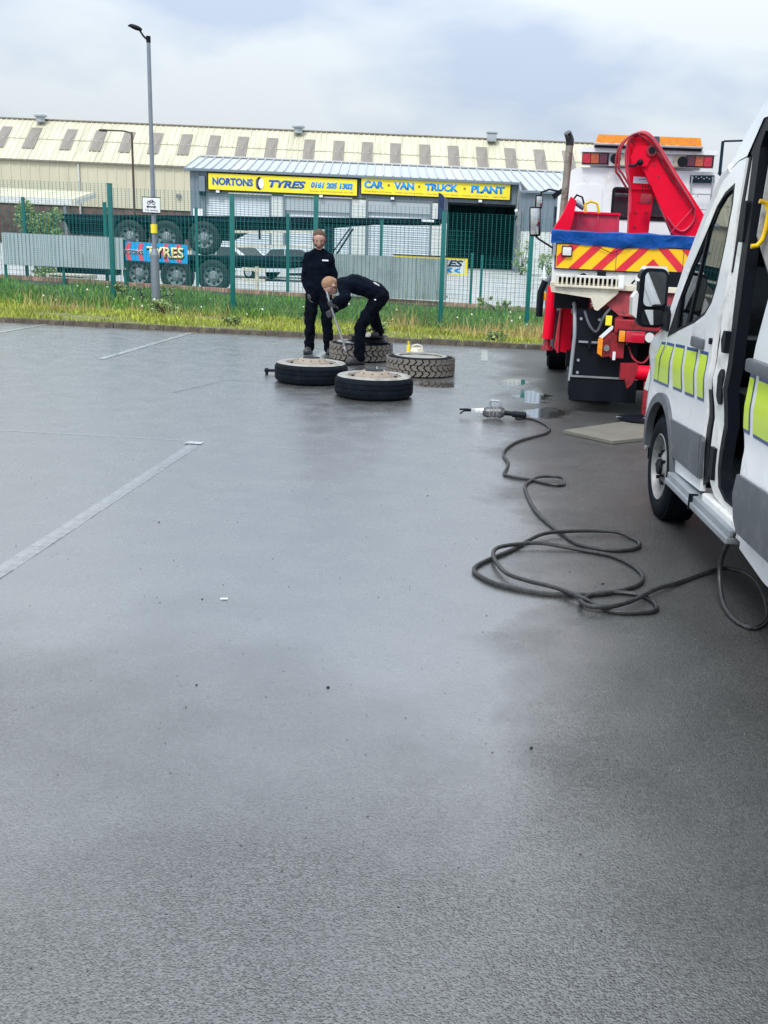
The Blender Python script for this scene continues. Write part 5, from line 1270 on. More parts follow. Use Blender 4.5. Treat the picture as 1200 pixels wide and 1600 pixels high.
# front left corner seen past the body: stabiliser leg, step, wheel
tf = tw(-1.0, 4.05, .46, .30); tw(1.0, 4.05, .46, .30, 1)
v = MB(); P = [(4.05 + .57 * math.cos(a), .44 + .60 * math.sin(a)) for a in [R(0 + 200 * k / 16) for k in range(17)]]
for (a, b), (d, e) in zip(P, P[1:]): v.quad((-1.02, a, b), (-1.02, d, e), (-.68, d, e), (-.68, a, b)); v.quad((-1.02, a, b), (-1.02, d, e), (-1.025, 4.05 + (d - 4.05) * 1.12, .44 + (e - .44) * 1.12), (-1.025, 4.05 + (a - 4.05) * 1.12, .44 + (b - .44) * 1.12))
v.build('wheel_arch', 'black', TR)
X0 = tl(.70, 12.2, 0)
v = MB(); v.cyl((X0[0] - .01, X0[1], .66), (X0[0] + .02, X0[1], 1.26), .065, .065, 16); v.build('stabiliser_leg', 'red', TR)
v = MB(); v.cyl((X0[0] - .01, X0[1], .58), (X0[0] - .01, X0[1], .66), .034, .034, 12); v.cyl((X0[0] - .01, X0[1], .53), (X0[0] - .01, X0[1], .58), .07, .06, 16); v.build('leg_foot', 'red_dark', TR)
v = MB(); v.prism([(.79, .56), (.83, 1.00), (.90, 1.06), (.99, 1.06), (1.02, 1.0), (.98, .60), (.95, .50), (.80, .52)], .25, lambda a, b, t: tl(a, 12.25 + t, b)); v.build('side_locker', 'red', TR, False)
v = MB(); v.tube([tl(.83, 12.23, 1.0), tl(.82, 12.23, .75), tl(.82, 12.23, .5)], .014, 6); v.build('locker_edge', 'pink_red', TR)
v = MB(); v.tube([tl(.84, 12.1, 1.08), tl(.86, 12.08, 1.17), tl(.90, 12.08, 1.16), tl(.93, 12.1, 1.05)], .03, 8); v.build('hose_end', 'tan', TR)
v = MB(); v.prism([(.66, .35), (.64, 1.25), (.72, 1.38), (.90, 1.38), (.90, .35)], .5, lambda a, b, t: tl(a + .12, 14.3 + t, b)); v.build('cab_step', 'grey_plastic', TR, False)
v = MB(); v.span((0, 0, 0), (.04, .02, .10), .006); o = v.build('side_marker', 'amber', TR); o.location = tl(.71, 14.2, 1.0)
v = MB(); v.tube([tl(.71, 13.9, 1.26), tl(.66, 13.9, 1.12), tl(.655, 13.9, .8)], .045, 8); v.build('grab_rail', 'black', TR)
# cab --------------------------------------------------------------
cy = 2.95
def tcab(Pw, y, dep, name, m, holes=()):
    return tex(name, m, Pw, 11 + y, dep, TR, holes)
def rr(x0, z0, x1, z1, r, n=5):
    out = []
    for cx, cz, a0 in ((x1 - r, z1 - r, 0), (x0 + r, z1 - r, 90), (x0 + r, z0 + r, 180), (x1 - r, z0 + r, 270)):
        for k in range(n + 1): a = R(a0 + 90 * k / n); out.append((cx + r * math.cos(a), cz + r * math.sin(a)))
    return out
def rtop(x0, z0, x1, z1, r, n=6):
    out = [(x0, z0), (x1, z0)]
    for cx, a0 in ((x1 - r, 0), (x0 + r, 90)):
        for k in range(n + 1): a = R(a0 + 90 * k / n); out.append((cx + r * math.cos(a), z1 - r + r * math.sin(a)))
    return out
CO = rtop(.915, 1.0, 2.885, 2.70, .16)
tcab(CO, cy, .06, 'cab_back', 'white_paint', [rr(1.50, 2.08, 2.28, 2.47, .05)])
v = MB()
pts = [tl(x, 11 + cy, z) for x, z in CO]; pts = [(p[0], p[2]) for p in pts]
for (a, b), (d, e) in zip(pts, pts[1:] + pts[:1]): v.quad((a, cy + .05, b), (d, cy + .05, e), (d, cy + 1.95, e), (a, cy + 1.95, b))
v.build('cab_shell', 'white_paint', TR)
tcab(CO, cy + 1.9, .05, 'cab_front', 'white_paint', [rr(1.1, 1.75, 2.7, 2.5, .08)])
tcab(rr(1.495, 2.075, 2.285, 2.475, .05), cy - .012, .02, 'window_seal', 'black', [rr(1.53, 2.105, 2.25, 2.445, .04)])
tcab(rr(1.53, 2.105, 2.25, 2.445, .04), cy + .01, .006, 'rear_window', 'glass')
tcab(rr(1.1, 1.75, 2.7, 2.5, .08), cy + 1.92, .006, 'windscreen', 'glass')
tcab(rr(1.02, 1.95, 1.37, 2.49, .07), cy - .012, .014, 'pressed_panel', 'white_paint')
v = MB(); a = tl(1.66, 11 + cy + .5, 0)[0]; 
for x in (-.55, .35): v.span((x - .22, cy + .7, 1.3), (x + .22, cy + .85, 2.15), .06)
v.build('seat_backs', 'black', TR)
# roof beacon board
tcab([(1.075, 2.72), (2.735, 2.74), (2.735, 2.90), (1.075, 2.88)], cy - .05, .05, 'roof_board', 'white_paint')
tcab([(1.05, 2.875), (2.76, 2.895), (2.76, 2.95), (1.05, 2.93)], cy - .12, .35, 'roof_shelf', 'white_paint')
tcab([(1.2, 2.70), (2.6, 2.72), (2.6, 2.88), (1.2, 2.88)], cy + .1, .9, 'roof_box', 'white_paint')
tcab([(1.50, 2.735), (1.62, 2.737), (1.62, 2.86), (1.50, 2.86)], cy - .065, .012, 'cream_panel', 'cream'); tcab([(2.22, 2.745), (2.34, 2.747), (2.34, 2.875), (2.22, 2.873)], cy - .065, .012, 'cream_panel', 'cream')
for x0 in (1.075, 2.385):
    dz = .0 if x0 < 2 else .012
    b = tcab([(x0, 2.735 + dz), (x0 + .335, 2.738 + dz), (x0 + .335, 2.872 + dz), (x0, 2.868 + dz)], cy - .09, .04, 'light_cluster', 'black')
    for k, mm in ((0, 'red_lens' if x0 < 2 else 'dark_lens'), (1, 'amber_red'), (2, 'dark_lens' if x0 < 2 else 'red_lens')):
        v = MB(); a = x0 + .012 + k * .107; v.prism([tl(p, 14, 0)[0:1] + (q,) for p, q in ((a, 2.745 + dz), (a + .098, 2.746 + dz), (a + .098, 2.866 + dz), (a, 2.863 + dz))], .014, XZ(cy - .103)); v.build('lens', mm, b, False)
for x in (1.44, 2.28):
    v = MB(); c = tl(x + .05, 11 + cy - .12, 2.80); v.cyl(c, (c[0], c[1] - .06, c[2]), .055, .065, 18); v.build('work_lamp', 'black', TR)
# amber light bar
c0 = tl(1.225, 11 + cy - .05, 2.965); c1 = tl(2.555, 11 + cy - .05, 2.965)
v = MB(); v.span((c0[0] - .01, c0[1] - .12, 2.955), (c1[0] + .01, c1[1] + .16, 2.985), .006); lbz = v.build('light_bar', 'steel', TR)
v = MB(); v.span((c0[0], c0[1] - .10, 2.93), (c1[0], c1[1] + .1, 2.955)); v.build('bar_mount', 'black', lbz)
W_ = c1[0] - c0[0]
segs = [(0, .40, 'amber'), (.40, .60, 'smoke_lens'), (.60, 1.0, 'amber')]
for a, b, mm in segs:
    v = MB(); xa, xb = c0[0] + W_ * a, c0[0] + W_ * b
    v.prism([(xa + .003 + (0), 2.985), (xb - .003, 2.985), (xb - (.03 if b == 1 else .003), 3.085), (xa + (.03 if a == 0 else .003), 3.085)], .22, XZ(c0[1] - .10)); v.build('lens', mm, lbz, False)
for k in range(11):
    if k in (4, 5, 10): continue
    v = MB(); x = c0[0] + .06 + k * .125; v.span((x, c0[1] - .104, 2.995), (x + .055, c0[1] - .1005, 3.07)); v.build('lens_rib', 'amber', lbz, False)
# vent and ladder on the cab back
tcab([(2.46, 2.56), (2.76, 2.57), (2.76, 2.66), (2.46, 2.65)], cy - .05, .045, 'air_vent', 'trailer')
for k in range(8):
    v = MB(); a = tl(2.50 + .034 * k, 14, 2.61 + .018 * (k % 2)); v.ball((a[0], cy - .055, a[2]), .011, seg=8); v.build('vent_stud', 'steel', TR)
v = MB(); c = tl(2.475, 13.9, 0)[0]; d = tl(2.735, 13.9, 0)[0]
for x in (c, d): v.cyl((x, cy - .10, 1.3), (x, cy - .10, 2.64), .011, .011, 8)
v.build('ladder_rail', 'galv', TR)
for k in range(6):
    v = MB(); z = 1.5 + k * .185; v.cyl((c, cy - .10, z), (d, cy - .10, z), .009, .009, 8); v.build('ladder_rung', 'galv', TR)
# exhaust stack
e0 = tl(.775, 12.3, 1.6); e1 = tl(.80, 12.3, 2.86)
v = MB(); v.cyl((e0[0] - .02, e0[1], 1.25), (e1[0] + .005, e1[1], 2.83), .042, .042, 18); v.build('exhaust_stack', 'exhaust', TR)
v = MB(); v.tube([(e1[0] + .005, e1[1], 2.80), (e1[0] + .003, e1[1], 2.86), (e1[0] - .012, e1[1] - .01, 2.90), (e1[0] - .03, e1[1] - .03, 2.935)], [.047, .048, .045, .042], 14); v.build('exhaust_tip', 'black_gloss', TR)
# side mirror
mx_ = tl(.545, 14.2, 0)
v = MB(); v.tube([tl(.84, 14.2, 2.40), tl(.70, 14.2, 2.42), tl(.60, 14.2, 2.38), tl(.585, 14.2, 2.28)], .013, 8); v.tube([tl(.545, 14.2, 1.84), tl(.60, 14.2, 1.79), tl(.80, 14.2, 1.68)], .013, 8); v.build('mirror_arm', 'black', TR)
v = MB(); v.box((mx_[0] + .03, mx_[1], 2.26), (.10, .09, .18), bev=.03); mh = v.build('mirror', 'black', TR)
v = MB(); v.box((mx_[0] - .005, mx_[1], 2.01), (.15, .09, .38), (-.06, 'Y'), bev=.035); mh2 = v.build('mirror', 'black', TR)
v = MB(); v.box((mx_[0] - .005, mx_[1] - .047, 2.01), (.115, .004, .33), (-.06, 'Y'), bev=.0015); v.build('mirror_glass', 'mirror_shade', mh2)
v = MB(); v.box((mx_[0] + .035, mx_[1] - .047, 2.26), (.07, .004, .13), bev=.0015); v.build('mirror_glass', 'mirror_shade', mh)
v = MB(); v.prism([(.74, 2.36), (.90, 2.47), (.92, 2.42), (.78, 2.30)], .02, lambda a, b, t: tl(a, 14.3 + t, b)); v.build('sun_visor', 'black', TR, False)
# red steel box and shackles behind the tarp
tex('winch_box', 'pink_red', [(.845, 1.86), (1.42, 1.86), (1.41, 2.085), (.845, 2.085)], 12.2, .25)
for x in (.845, .93, 1.16, 1.385): tex('box_rib', 'pink_red', [(x, 1.87), (x + .022, 1.87), (x + .022, 2.07), (x, 2.07)], 12.185, .014)
tex('box_rim', 'red', [(.83, 2.07), (1.42, 2.07), (1.42, 2.095), (.83, 2.095)], 12.17, .03)
v = MB(); v.prism([(.64, 1.84), (.76, 2.05), (.84, 2.24), (.90, 2.20), (.88, 2.02), (.84, 1.84)], .16, lambda a, b, t: tl(a, 12.0 + t, b)); v.build('swing_arm', 'red', TR, False)
v = MB(); v.cyl(tl(.90, 12.1, 2.19), tl(1.0, 12.1, 2.13), .035, .035, 12); v.build('arm_pin', 'steel', TR)
v = MB(); v.tube([tl(.86, 12.05, 2.20), tl(.90, 12.0, 2.26), tl(.96, 12.0, 2.24), tl(.99, 12.0, 2.16)], .011, 8); v.build('control_hose', 'black', TR)
v = MB(); v.tube([tl(1.01, 12.0, 2.08), tl(1.0, 12.0, 2.17), tl(1.06, 12.0, 2.20), tl(1.13, 12.0, 2.18), tl(1.16, 12.0, 2.08)], .015, 8); v.build('shackle', 'grab_yellow', TR)
# crane ----------------------------------------------------------
COLp = [(1.539, 1.85), (1.529, 2.133), (1.52, 2.373), (1.50, 2.46), (1.46, 2.57), (1.442, 2.733), (1.452, 2.82), (1.50, 2.90), (1.587, 2.935), (1.685, 2.905), (1.76, 2.84), (1.797, 2.623), (1.795, 2.44), (1.77, 2.068), (1.766, 1.85)]
BOOMp = [(1.463, 2.86), (1.50, 2.91), (1.574, 2.945), (1.672, 2.908), (1.80, 2.79), (1.942, 2.62), (2.093, 2.43), (2.41, 2.03), (2.36, 1.88), (2.03, 1.88), (1.873, 2.144), (1.66, 2.52), (1.518, 2.713)]
crn = tex('crane_column', 'red', COLp, 12.3, .26)
bo = tex('crane_boom', 'red', BOOMp, 12.16, .12)
v = MB(); 
for (x, z) in ((1.70, 2.77),): c = tl(x, 12.14, z); v.cyl((c[0], c[1] - .035, c[2]), (c[0], c[1] + .03, c[2]), .062, .062, 20)
v.build('pivot_pin', 'red_dark', bo)
v = MB(); c = tl(1.70, 12.12, 2.77); v.cyl((c[0], c[1] - .03, c[2]), (c[0], c[1] + .0, c[2]), .036, .036, 16); v.build('pin_bore', 'black', bo)
tex('link_plate', 'red', [(1.50, 2.60), (1.66, 2.60), (1.70, 2.70), (1.64, 2.82), (1.52, 2.82), (1.48, 2.70)], 12.13, .03)
tex('maker_plate', 'sign_white', [(1.545, 2.43), (1.778, 2.425), (1.778, 2.495), (1.545, 2.50)], 12.285, .012)
v = MB(); v.tube([tl(1.60, 12.27, 2.47), tl(1.66, 12.27, 2.475), tl(1.73, 12.27, 2.468)], .003, 5); v.build('plate_script', 'sign_blue', TR)
tex('column_collar', 'red', [(1.525, 2.36), (1.80, 2.36), (1.80, 2.40), (1.52, 2.40)], 12.275, .30)
tex('column_seam', 'red_dark', [(1.60, 2.22), (1.70, 2.22), (1.70, 2.226), (1.60, 2.226)], 12.296, .004)
v = MB(); v.tube([tl(1.46, 12.1, 2.60), tl(1.52, 12.08, 2.60), tl(1.56, 12.08, 2.63)], .016, 8); v.ball(tl(1.575, 12.07, 2.635), .036); v.build('valve_block', 'black', TR)
for x, z in ((1.49, 2.86), (1.60, 2.90), (1.74, 2.62), (1.80, 2.50), (1.93, 2.36), (2.03, 2.20), (2.12, 2.05), (2.26, 2.12), (2.2, 1.98), (1.56, 2.72), (1.60, 2.12), (1.72, 2.12), (1.60, 1.96)):
    c = tl(x, 12.16 if x > 1.75 or z > 2.5 else 12.3, z); v = MB(); v.cyl(c, (c[0], c[1] - .012, c[2]), .013, .013, 8); v.build('crane_bolt', 'red_dark', TR)
tex('boom_seam', 'red_dark', [(1.78, 2.72), (2.30, 2.00), (2.306, 2.005), (1.786, 2.727)], 12.157, .003)
v = MB(); v.span((-.08, -.06, 0), (.04, .0, .11), .012); o = v.build('control_valve', 'red_dark', TR); o.location = tl(1.70, 12.14, 2.20)
v = MB()
for k in range(4): v.cyl((-.07 + k * .03, -.07, .11), (-.07 + k * .03, -.09, .18), .004, .004, 6); v.ball((-.07 + k * .03, -.09, .185), .009, seg=8)
v.build('control_levers', 'black', o)
# boom ram
v = MB(); v.cyl(tl(1.86, 12.4, 2.32), tl(2.08, 12.4, 1.90), .05, .045, 16); v.build('ram_barrel', 'red_dark', TR)
v = MB(); v.cyl(tl(1.80, 12.4, 2.44), tl(1.87, 12.4, 2.30), .06, .06, 14); v.cyl(tl(1.795, 12.34, 2.40), tl(1.795, 12.46, 2.40), .05, .05, 16); v.build('ram_head', 'red_dark', TR)
H1 = [(1.515, 2.10), (1.505, 2.292), (1.45, 2.544), (1.417, 2.723), (1.442, 2.867), (1.53, 2.945), (1.644, 2.928), (1.789, 2.774), (1.918, 2.6), (2.091, 2.371), (2.213, 2.194), (2.228, 2.047), (2.134, 1.932), (2.036, 1.956), (1.93, 2.071)]
H2 = [(1.483, 2.381), (1.393, 2.504), (1.346, 2.574), (1.353, 2.771), (1.436, 2.899), (1.565, 2.94), (1.683, 2.876), (1.81, 2.721), (2.002, 2.457), (2.153, 2.263), (2.23, 2.16)]
for k, (H_, dx, yy) in enumerate(((H1, 0, 12.11), (H2, 0, 12.07), ([(x - .025, z - .02) for x, z in H2[:-2]], 0, 12.13), ([(x + .02, z + .012) for x, z in H1[2:9]], 0, 12.15))):
    v = MB(); v.tube(cr_spline([tl(x, yy, z) for x, z in H_], 5), .0125, 8); v.build('hydraulic_hose', ('pink_red', 'red_dark', 'red_dark', 'pink_red')[k], TR)
for x, z in ((1.80, 2.72), (2.03, 2.41), (1.93, 2.55)):
    c = tl(x, 12.09, z); v = MB(); v.box(c, (.09, .02, .03), (.9, 'Y'), bev=.004); v.build('hose_clip', 'pink_red', TR)
v = MB(); v.tube([tl(2.20, 12.1, 2.30), tl(2.235, 12.1, 2.335), tl(2.25, 12.1, 2.30)], .007, 6); v.build('lifting_eye', 'steel', TR)
v = MB(); v.tube([tl(1.98, 12.1, 1.90), tl(2.20, 12.1, 2.17)], .006, 6); v.build('safety_wire', 'pink_red', TR)
# board under the outrigger
P = MB(); P.prism([(.748, 9.64), (1.16, 9.19), (2.25, 10.05), (1.75, 10.72)], .028, lambda a, b, t: (a, b, .004 + t)); tag(P.build('outrigger_board', 'ply', None, False), 'flat grey wet board on the ground under the truck outrigger foot', 'board')

#@@PART3
# ================================================================== VAN
VA = thing('panel_van', 'white van with fluorescent yellow checks, grey cladding and its side door slid open', 'van', (1.14, 6.57, 0), math.atan(.06))
def S(z, u):
    s = 0
    if z > 1.2: s += .06 * (z - 1.2)
    if z < .6: s += .06 * (.6 - z)
    s -= .014 * math.exp(-((z - 1.03) / .07) ** 2)
    s += .010 * math.exp(-((z - .84) / .07) ** 2)
    if u > .45: s += .55 * (u - .45) ** 2
    return s
CUTS = (.5, .6, .7, .78, .84, .90, .97, 1.03, 1.09, 1.15, 1.2, 1.45, 1.7, 1.95)
def vpanel(name, m, outline, thick=.03, extra=0., holes=(), parent=VA, side=1, ang=30, bev=0):
    v = MB(); v.prism(outline, thick, lambda u, z, t: (t, u, z), holes)
    zmin = min(p[1] for p in outline); zmax = max(p[1] for p in outline)
    for z in CUTS:
        if zmin < z < zmax: bmesh.ops.bisect_plane(v.bm, geom=v.bm.verts[:] + v.bm.edges[:] + v.bm.faces[:], plane_co=(0, 0, z), plane_no=(0, 0, 1))
    for u_ in (.5, .58, .66, .74, .82, .9):
        bmesh.ops.bisect_plane(v.bm, geom=v.bm.verts[:] + v.bm.edges[:] + v.bm.faces[:], plane_co=(0, u_, 0), plane_no=(0, 1, 0))
    for q in v.bm.verts:
        q.co.x += S(q.co.z, q.co.y) + extra
        if side < 0: q.co.x = 2.06 - q.co.x
    bmesh.ops.remove_doubles(v.bm, verts=v.bm.verts[:], dist=.0004)
    return v.build(name, m, parent, True, ang=ang)
def arc(c, r, a0, a1, n=14): return [(c[0] + r * math.cos(R(a0 + (a1 - a0) * k / n)), c[1] + r * math.sin(R(a0 + (a1 - a0) * k / n))) for k in range(n + 1)]
AC = (.065, .38)
dooredge = [(-1.02, 2.165), (-1.01, 1.938), (-1.035, 1.62), (-1.02, 1.488), (-.965, 1.375), (-.945, 1.28), (-.955, 1.163), (-.965, 1.065), (-.945, .95), (-.95, .766), (-.97, .593), (-.97, .42)]
doortop = [(.147, 1.233), (.05, 1.42), (-.095, 1.578), (-.232, 1.729), (-.368, 1.863), (-.496, 1.99), (-.634, 2.084), (-.737, 2.119), (-.891, 2.157)]
window = [(.075, 1.19), (-.045, 1.39), (-.232, 1.60), (-.491, 1.834), (-.6, 1.945), (-.72, 2.01), (-.882, 2.05), (-.905, 1.94), (-.885, 1.73), (-.85, 1.53), (-.80, 1.43), (-.70, 1.36), (-.506, 1.301), (-.162, 1.228)]
for side in (1, -1):
    front_arch = arc(AC, .40, 176, 97, 8)
    vpanel('front_door', 'white_paint', doortop + [(-1.02, 2.165)] + dooredge[1:] + [(-.36, .40)] + front_arch + [(.02, .92), (.10, 1.1)], .03, 0, [window], side=side)
    vpanel('front_wing', 'white_paint', arc(AC, .40, 96, 2, 10) + [(.60, .34), (.93, .36), (.99, .62), (.96, .82), (.80, 1.0), (.50, 1.13), (.155, 1.22), (.11, 1.1), (.03, .93)], .03, 0, side=side)
    wg = vpanel('window', 'glass', [(u + (.012 if u > -.5 else -.012), z) for u, z in window], .004, .012, side=side)
    # rubber round the glass
    inner = []
    c = (sum(p[0] for p in window) / len(window), sum(p[1] for p in window) / len(window))
    inner = [(c[0] + (u - c[0]) * .945, c[1] + (z - c[1]) * .945) for u, z in window]
    vpanel('window_seal', 'black', window, .008, -.001, [inner], wg, side)
    vpanel('wheel_arch_trim', 'grey_plastic', arc(AC, .435, 4, 184, 26) + arc(AC, .375, 184, 4, 26), .05, -.022, side=side)
    vpanel('door_cladding', 'grey_plastic', arc(AC, .437, 166, 133, 5) + [(-.945, .726), (-.955, .49)], .02, -.016, side=side, ang=50)
    vpanel('door_cladding', 'grey_plastic', [(-.956, .722), (-.985, .70), (-.985, .50), (-.966, .488)], .02, -.012, side=side)
    if side > 0:
        vpanel('window_divider', 'black', [(-.335, 1.265), (-.36, 1.262), (-.505, 1.845), (-.478, 1.82)], .012, .002, parent=wg)
        vpanel('sail_panel', 'black', [(.09, 1.17), (.07, 1.20), (-.10, 1.43), (-.13, 1.22)], .012, -.004)
# recess strips: black gap behind the front door, pillar, seal
vpanel('door_gap', 'black', [(-1.0, 2.17), (-1.0, 1.60), (-1.05, 1.60), (-1.055, 2.17)], .02, .012)
vpanel('door_gap', 'black', [(-.95, .98), (-.94, .80), (-.955, .45), (-1.08, .50), (-1.03, .75), (-1.01, .98)], .02, .014)
vpanel('door_pillar', 'white_dirty', [(-.93, 1.62), (-1.05, 1.62), (-1.055, 2.18), (-1.10, 2.34), (-1.17, 2.34), (-1.165, 1.747), (-1.18, 1.58), (-1.21, 1.39), (-1.25, 1.2), (-1.265, .96), (-1.27, .62), (-1.30, .52), (-1.42, .475), (-2.60, .475), (-2.60, .43), (-1.4, .43), (-1.19, .445), (-1.10, .50), (-1.07, .64), (-1.04, .9), (-1.01, 1.05), (-1.015, 1.25), (-.95, 1.43)], .05, .018)
vpanel('door_seal', 'black', [(-1.10, 2.16), (-1.165, 1.747), (-1.18, 1.583), (-1.21, 1.393), (-1.25, 1.2), (-1.265, .989), (-1.27, .62), (-1.30, .52), (-1.42, .478), (-2.6, .478), (-2.6, .492), (-1.46, .494), (-1.35, .53), (-1.325, .62), (-1.34, .96), (-1.33, 1.2), (-1.30, 1.45), (-1.26, 1.75), (-1.20, 2.20), (-1.24, 2.27), (-2.6, 2.27), (-2.6, 2.335), (-1.22, 2.335), (-1.11, 2.30), (-1.06, 2.18)], .06, .006)
v = MB(); v.prism(rr(-1.215, .93, -1.125, 1.115, .044), .012, lambda u, z, t: (S(z, u) + .006 + t, u, z)); o = v.build('pillar_handle', 'black', VA)
v = MB()
for k in range(2):
    for j in range(3): v.span((.0, -1.185 + k * .03, .97 + j * .024), (.004, -1.165 + k * .03, .985 + j * .024))
v.build('handle_marks', 'sign_white', o, False)
v = MB(); v.prism([(-1.19, .53), (-1.12, .55), (-1.12, .70), (-1.19, .70)], .03, lambda u, z, t: (.0 + t, u, z)); v.build('door_hinge', 'black', VA, False)
v = MB(); v.prism([(-1.13, 1.26), (-1.16, 1.31), (-1.21, 1.31), (-1.21, 1.20), (-1.16, 1.20)], .03, lambda u, z, t: (-.008 + t, u, z)); v.build('door_striker', 'black', VA, False)
v = MB(); v.prism(rr(-1.20, 1.75, -1.13, 1.95, .015), .04, lambda u, z, t: (.03 + t, u + .01, z)); v.build('pillar_vent', 'black', VA, False)
v = MB(); v.cyl((-.012, -.925, 1.235), (.01, -.925, 1.235), .017, .017, 14); v.build('door_lock', 'black', VA)
v = MB(); v.span((-.028, -.80, 1.175), (.0, -.58, 1.235), .012); v.build('door_handle', 'grey_plastic', VA)
# fluorescent checks with dark blue edges
def check(at, bt, ab, bb, zt0, zt1, zb0, zb1, extra):
    zm = 1.03; k = .010
    def L_(a, b, t): return a + (b - a) * t
    ua, ub = L_(ab, at, .5) - .018, L_(bb, bt, .5) - .018
    vpanel('check_edge', 'blue_vinyl', [(ab + .006, zb0 - .018), (ua + .008, zm), (at + .004, zt0 + .018), (bt - .004, zt1 + .018), (ub - .008, zm), (bb - .006, zb1 - .018)], .0015, extra - .003)
    vpanel('check', 'hi_yellow', [(ab, zb0), (ua, zm), (at, zt0), (bt, zt1), (ub, zm), (bb, zb1)], .0015, extra - .0052)
for a in ((.22, .12, .42, .29, 1.11, 1.115, .865, .87), (.07, -.105, .27, -.01, 1.12, 1.125, .87, .88), (-.155, -.365, -.155, -.37, 1.13, 1.14, .89, .90), (-.435, -.665, -.46, -.665, 1.14, 1.15, .90, .91), (-.74, -.89, -.755, -.88, 1.15, 1.155, .915, .92)):
    check(*a, 0)
# sliding door pushed back along the outside
SD = [(-2.03, 2.20), (-1.99, 1.75), (-1.924, 1.484), (-1.872, 1.30), (-1.862, 1.158), (-1.87, 1.046), (-1.848, .93), (-1.865, .82), (-1.872, .70), (-1.835, .615), (-1.868, .5), (-1.92, .446), (-3.22, .446), (-3.22, 2.20)]
sd = vpanel('sliding_door', 'white_paint', SD, .05, -.065, [rr(-3.05, 1.36, -2.15, 2.05, .06)])
vpanel('window', 'dark_glass', rr(-3.05, 1.36, -2.15, 2.05, .06), .006, -.055, parent=sd)
vpanel('door_cladding', 'grey_plastic', [(-1.872, .712), (-1.838, .618), (-1.868, .50), (-1.925, .448), (-3.2, .448), (-3.2, .722), (-2.26, .722)], .012, -.080, parent=sd, ang=50)
v = MB(); v.span((-.105, -2.25, 1.185), (-.06, -1.885, 1.245), .014); v.build('door_handle', 'grey_plastic', sd)
for a in ((-1.875, -1.94, -1.857, -1.932), (-2.0, -2.24, -2.0, -2.24), (-2.31, -2.55, -2.31, -2.55), (-2.62, -2.86, -2.62, -2.86), (-2.93, -3.17, -2.93, -3.17)):
    check(*a, 1.16, 1.16, .925, .925, -.065)
v = MB(); v.tube(cr_spline([(-.01, -1.90, 1.43), (.0, -1.84, 1.33), (.0, -1.80, 1.20), (.02, -1.80, 1.05), (.02, -1.84, .93)], 4), .022, 8); v.build('hanging_strap', 'ply', VA)
# body behind the opening, sill, lower skirts
vpanel('rear_quarter', 'white_paint', [(-2.55, .42), (-2.55, 2.34), (-4.45, 2.34), (-4.5, 1.2), (-4.5, .42)] [:4] + [(-4.5, .42)] + arc((-3.24, .38), .43, 5, 175, 16)[:0], .03, .02)
vpanel('opposite_side', 'white_paint', [(-.99, .42), (-1.0, 2.34), (-4.45, 2.34), (-4.5, .42)], .03, 0, side=-1)
vpanel('side_cladding', 'grey_plastic', [(-3.7, .45), (-3.7, .70), (-4.5, .70), (-4.5, .45)], .02, -.006)
vpanel('skirt', 'white_paint', [(-1.83, .345), (-1.85, .42), (-4.45, .42), (-4.45, .30), (-2.2, .30)], .03, -.03)
v = MB(); v.span((-.045, -1.70, .325), (.06, -.36, .36), .008); v.span((-.03, -1.70, .36), (.06, -.36, .395), .006); v.build('side_step', 'galv', VA, False)
v = MB(); v.span((-.052, -.985, .318), (.0, -.975, .405)); v.build('step_joint', 'black', VA, False)
v = MB(); v.span((.0, -2.6, .36), (.25, -1.05, .43), .01); v.build('sill_panel', 'white_dirty', VA, False)
# upper shell: bonnet, screen, roof
ST = [(1.0, .62, .64, .68), (.97, .82, .86, .90), (.82, 1.0, 1.03, 1.08), (.5, 1.13, 1.15, 1.22), (.16, 1.23, 1.25, 1.34),
      (-.095, 1.585, 1.60, 1.66), (-.368, 1.87, 1.89, 1.96), (-.60, 2.075, 2.11, 2.19), (-.74, 2.125, 2.20, 2.32), (-.89, 2.162, 2.30, 2.44), (-1.02, 2.172, 2.375, 2.52), (-1.2, 2.335, 2.455, 2.59), (-1.6, 2.335, 2.50, 2.64), (-4.2, 2.335, 2.50, 2.64), (-4.5, 2.30, 2.44, 2.56)]
def shell(i0, i1, name, m, inset=0.):
    v = MB(); rows = []
    for u, z0, z1, zc in ST[i0:i1]:
        s0 = S(z0, u); hb = 1.03
        half = [(s0 + inset, z0), (s0 + .012 + .02 * (z1 - z0) / .2 + inset, z1 - inset), (s0 + .10, z1 + (zc - z1) * .42 - inset), (s0 + .30, z1 + (zc - z1) * .78 - inset), (.68, zc - .008 - inset), (1.03, zc - inset)]
        full = half + [(2.06 - x, z) for x, z in half[-2::-1]]
        rows.append([v.bm.verts.new((x, u, z)) for x, z in full])
    for a, b in zip(rows, rows[1:]):
        for k in range(len(a) - 1): v.bm.faces.new((a[k], a[k + 1], b[k + 1], b[k]))
    return v.build(name, m, VA, True, ang=40)
shell(0, 5, 'bonnet', 'white_paint'); shell(4, 8, 'windscreen', 'glass', .0); shell(7, 15, 'roof', 'white_paint')
shell(8, 14, 'roof_lining', 'interior', .045)
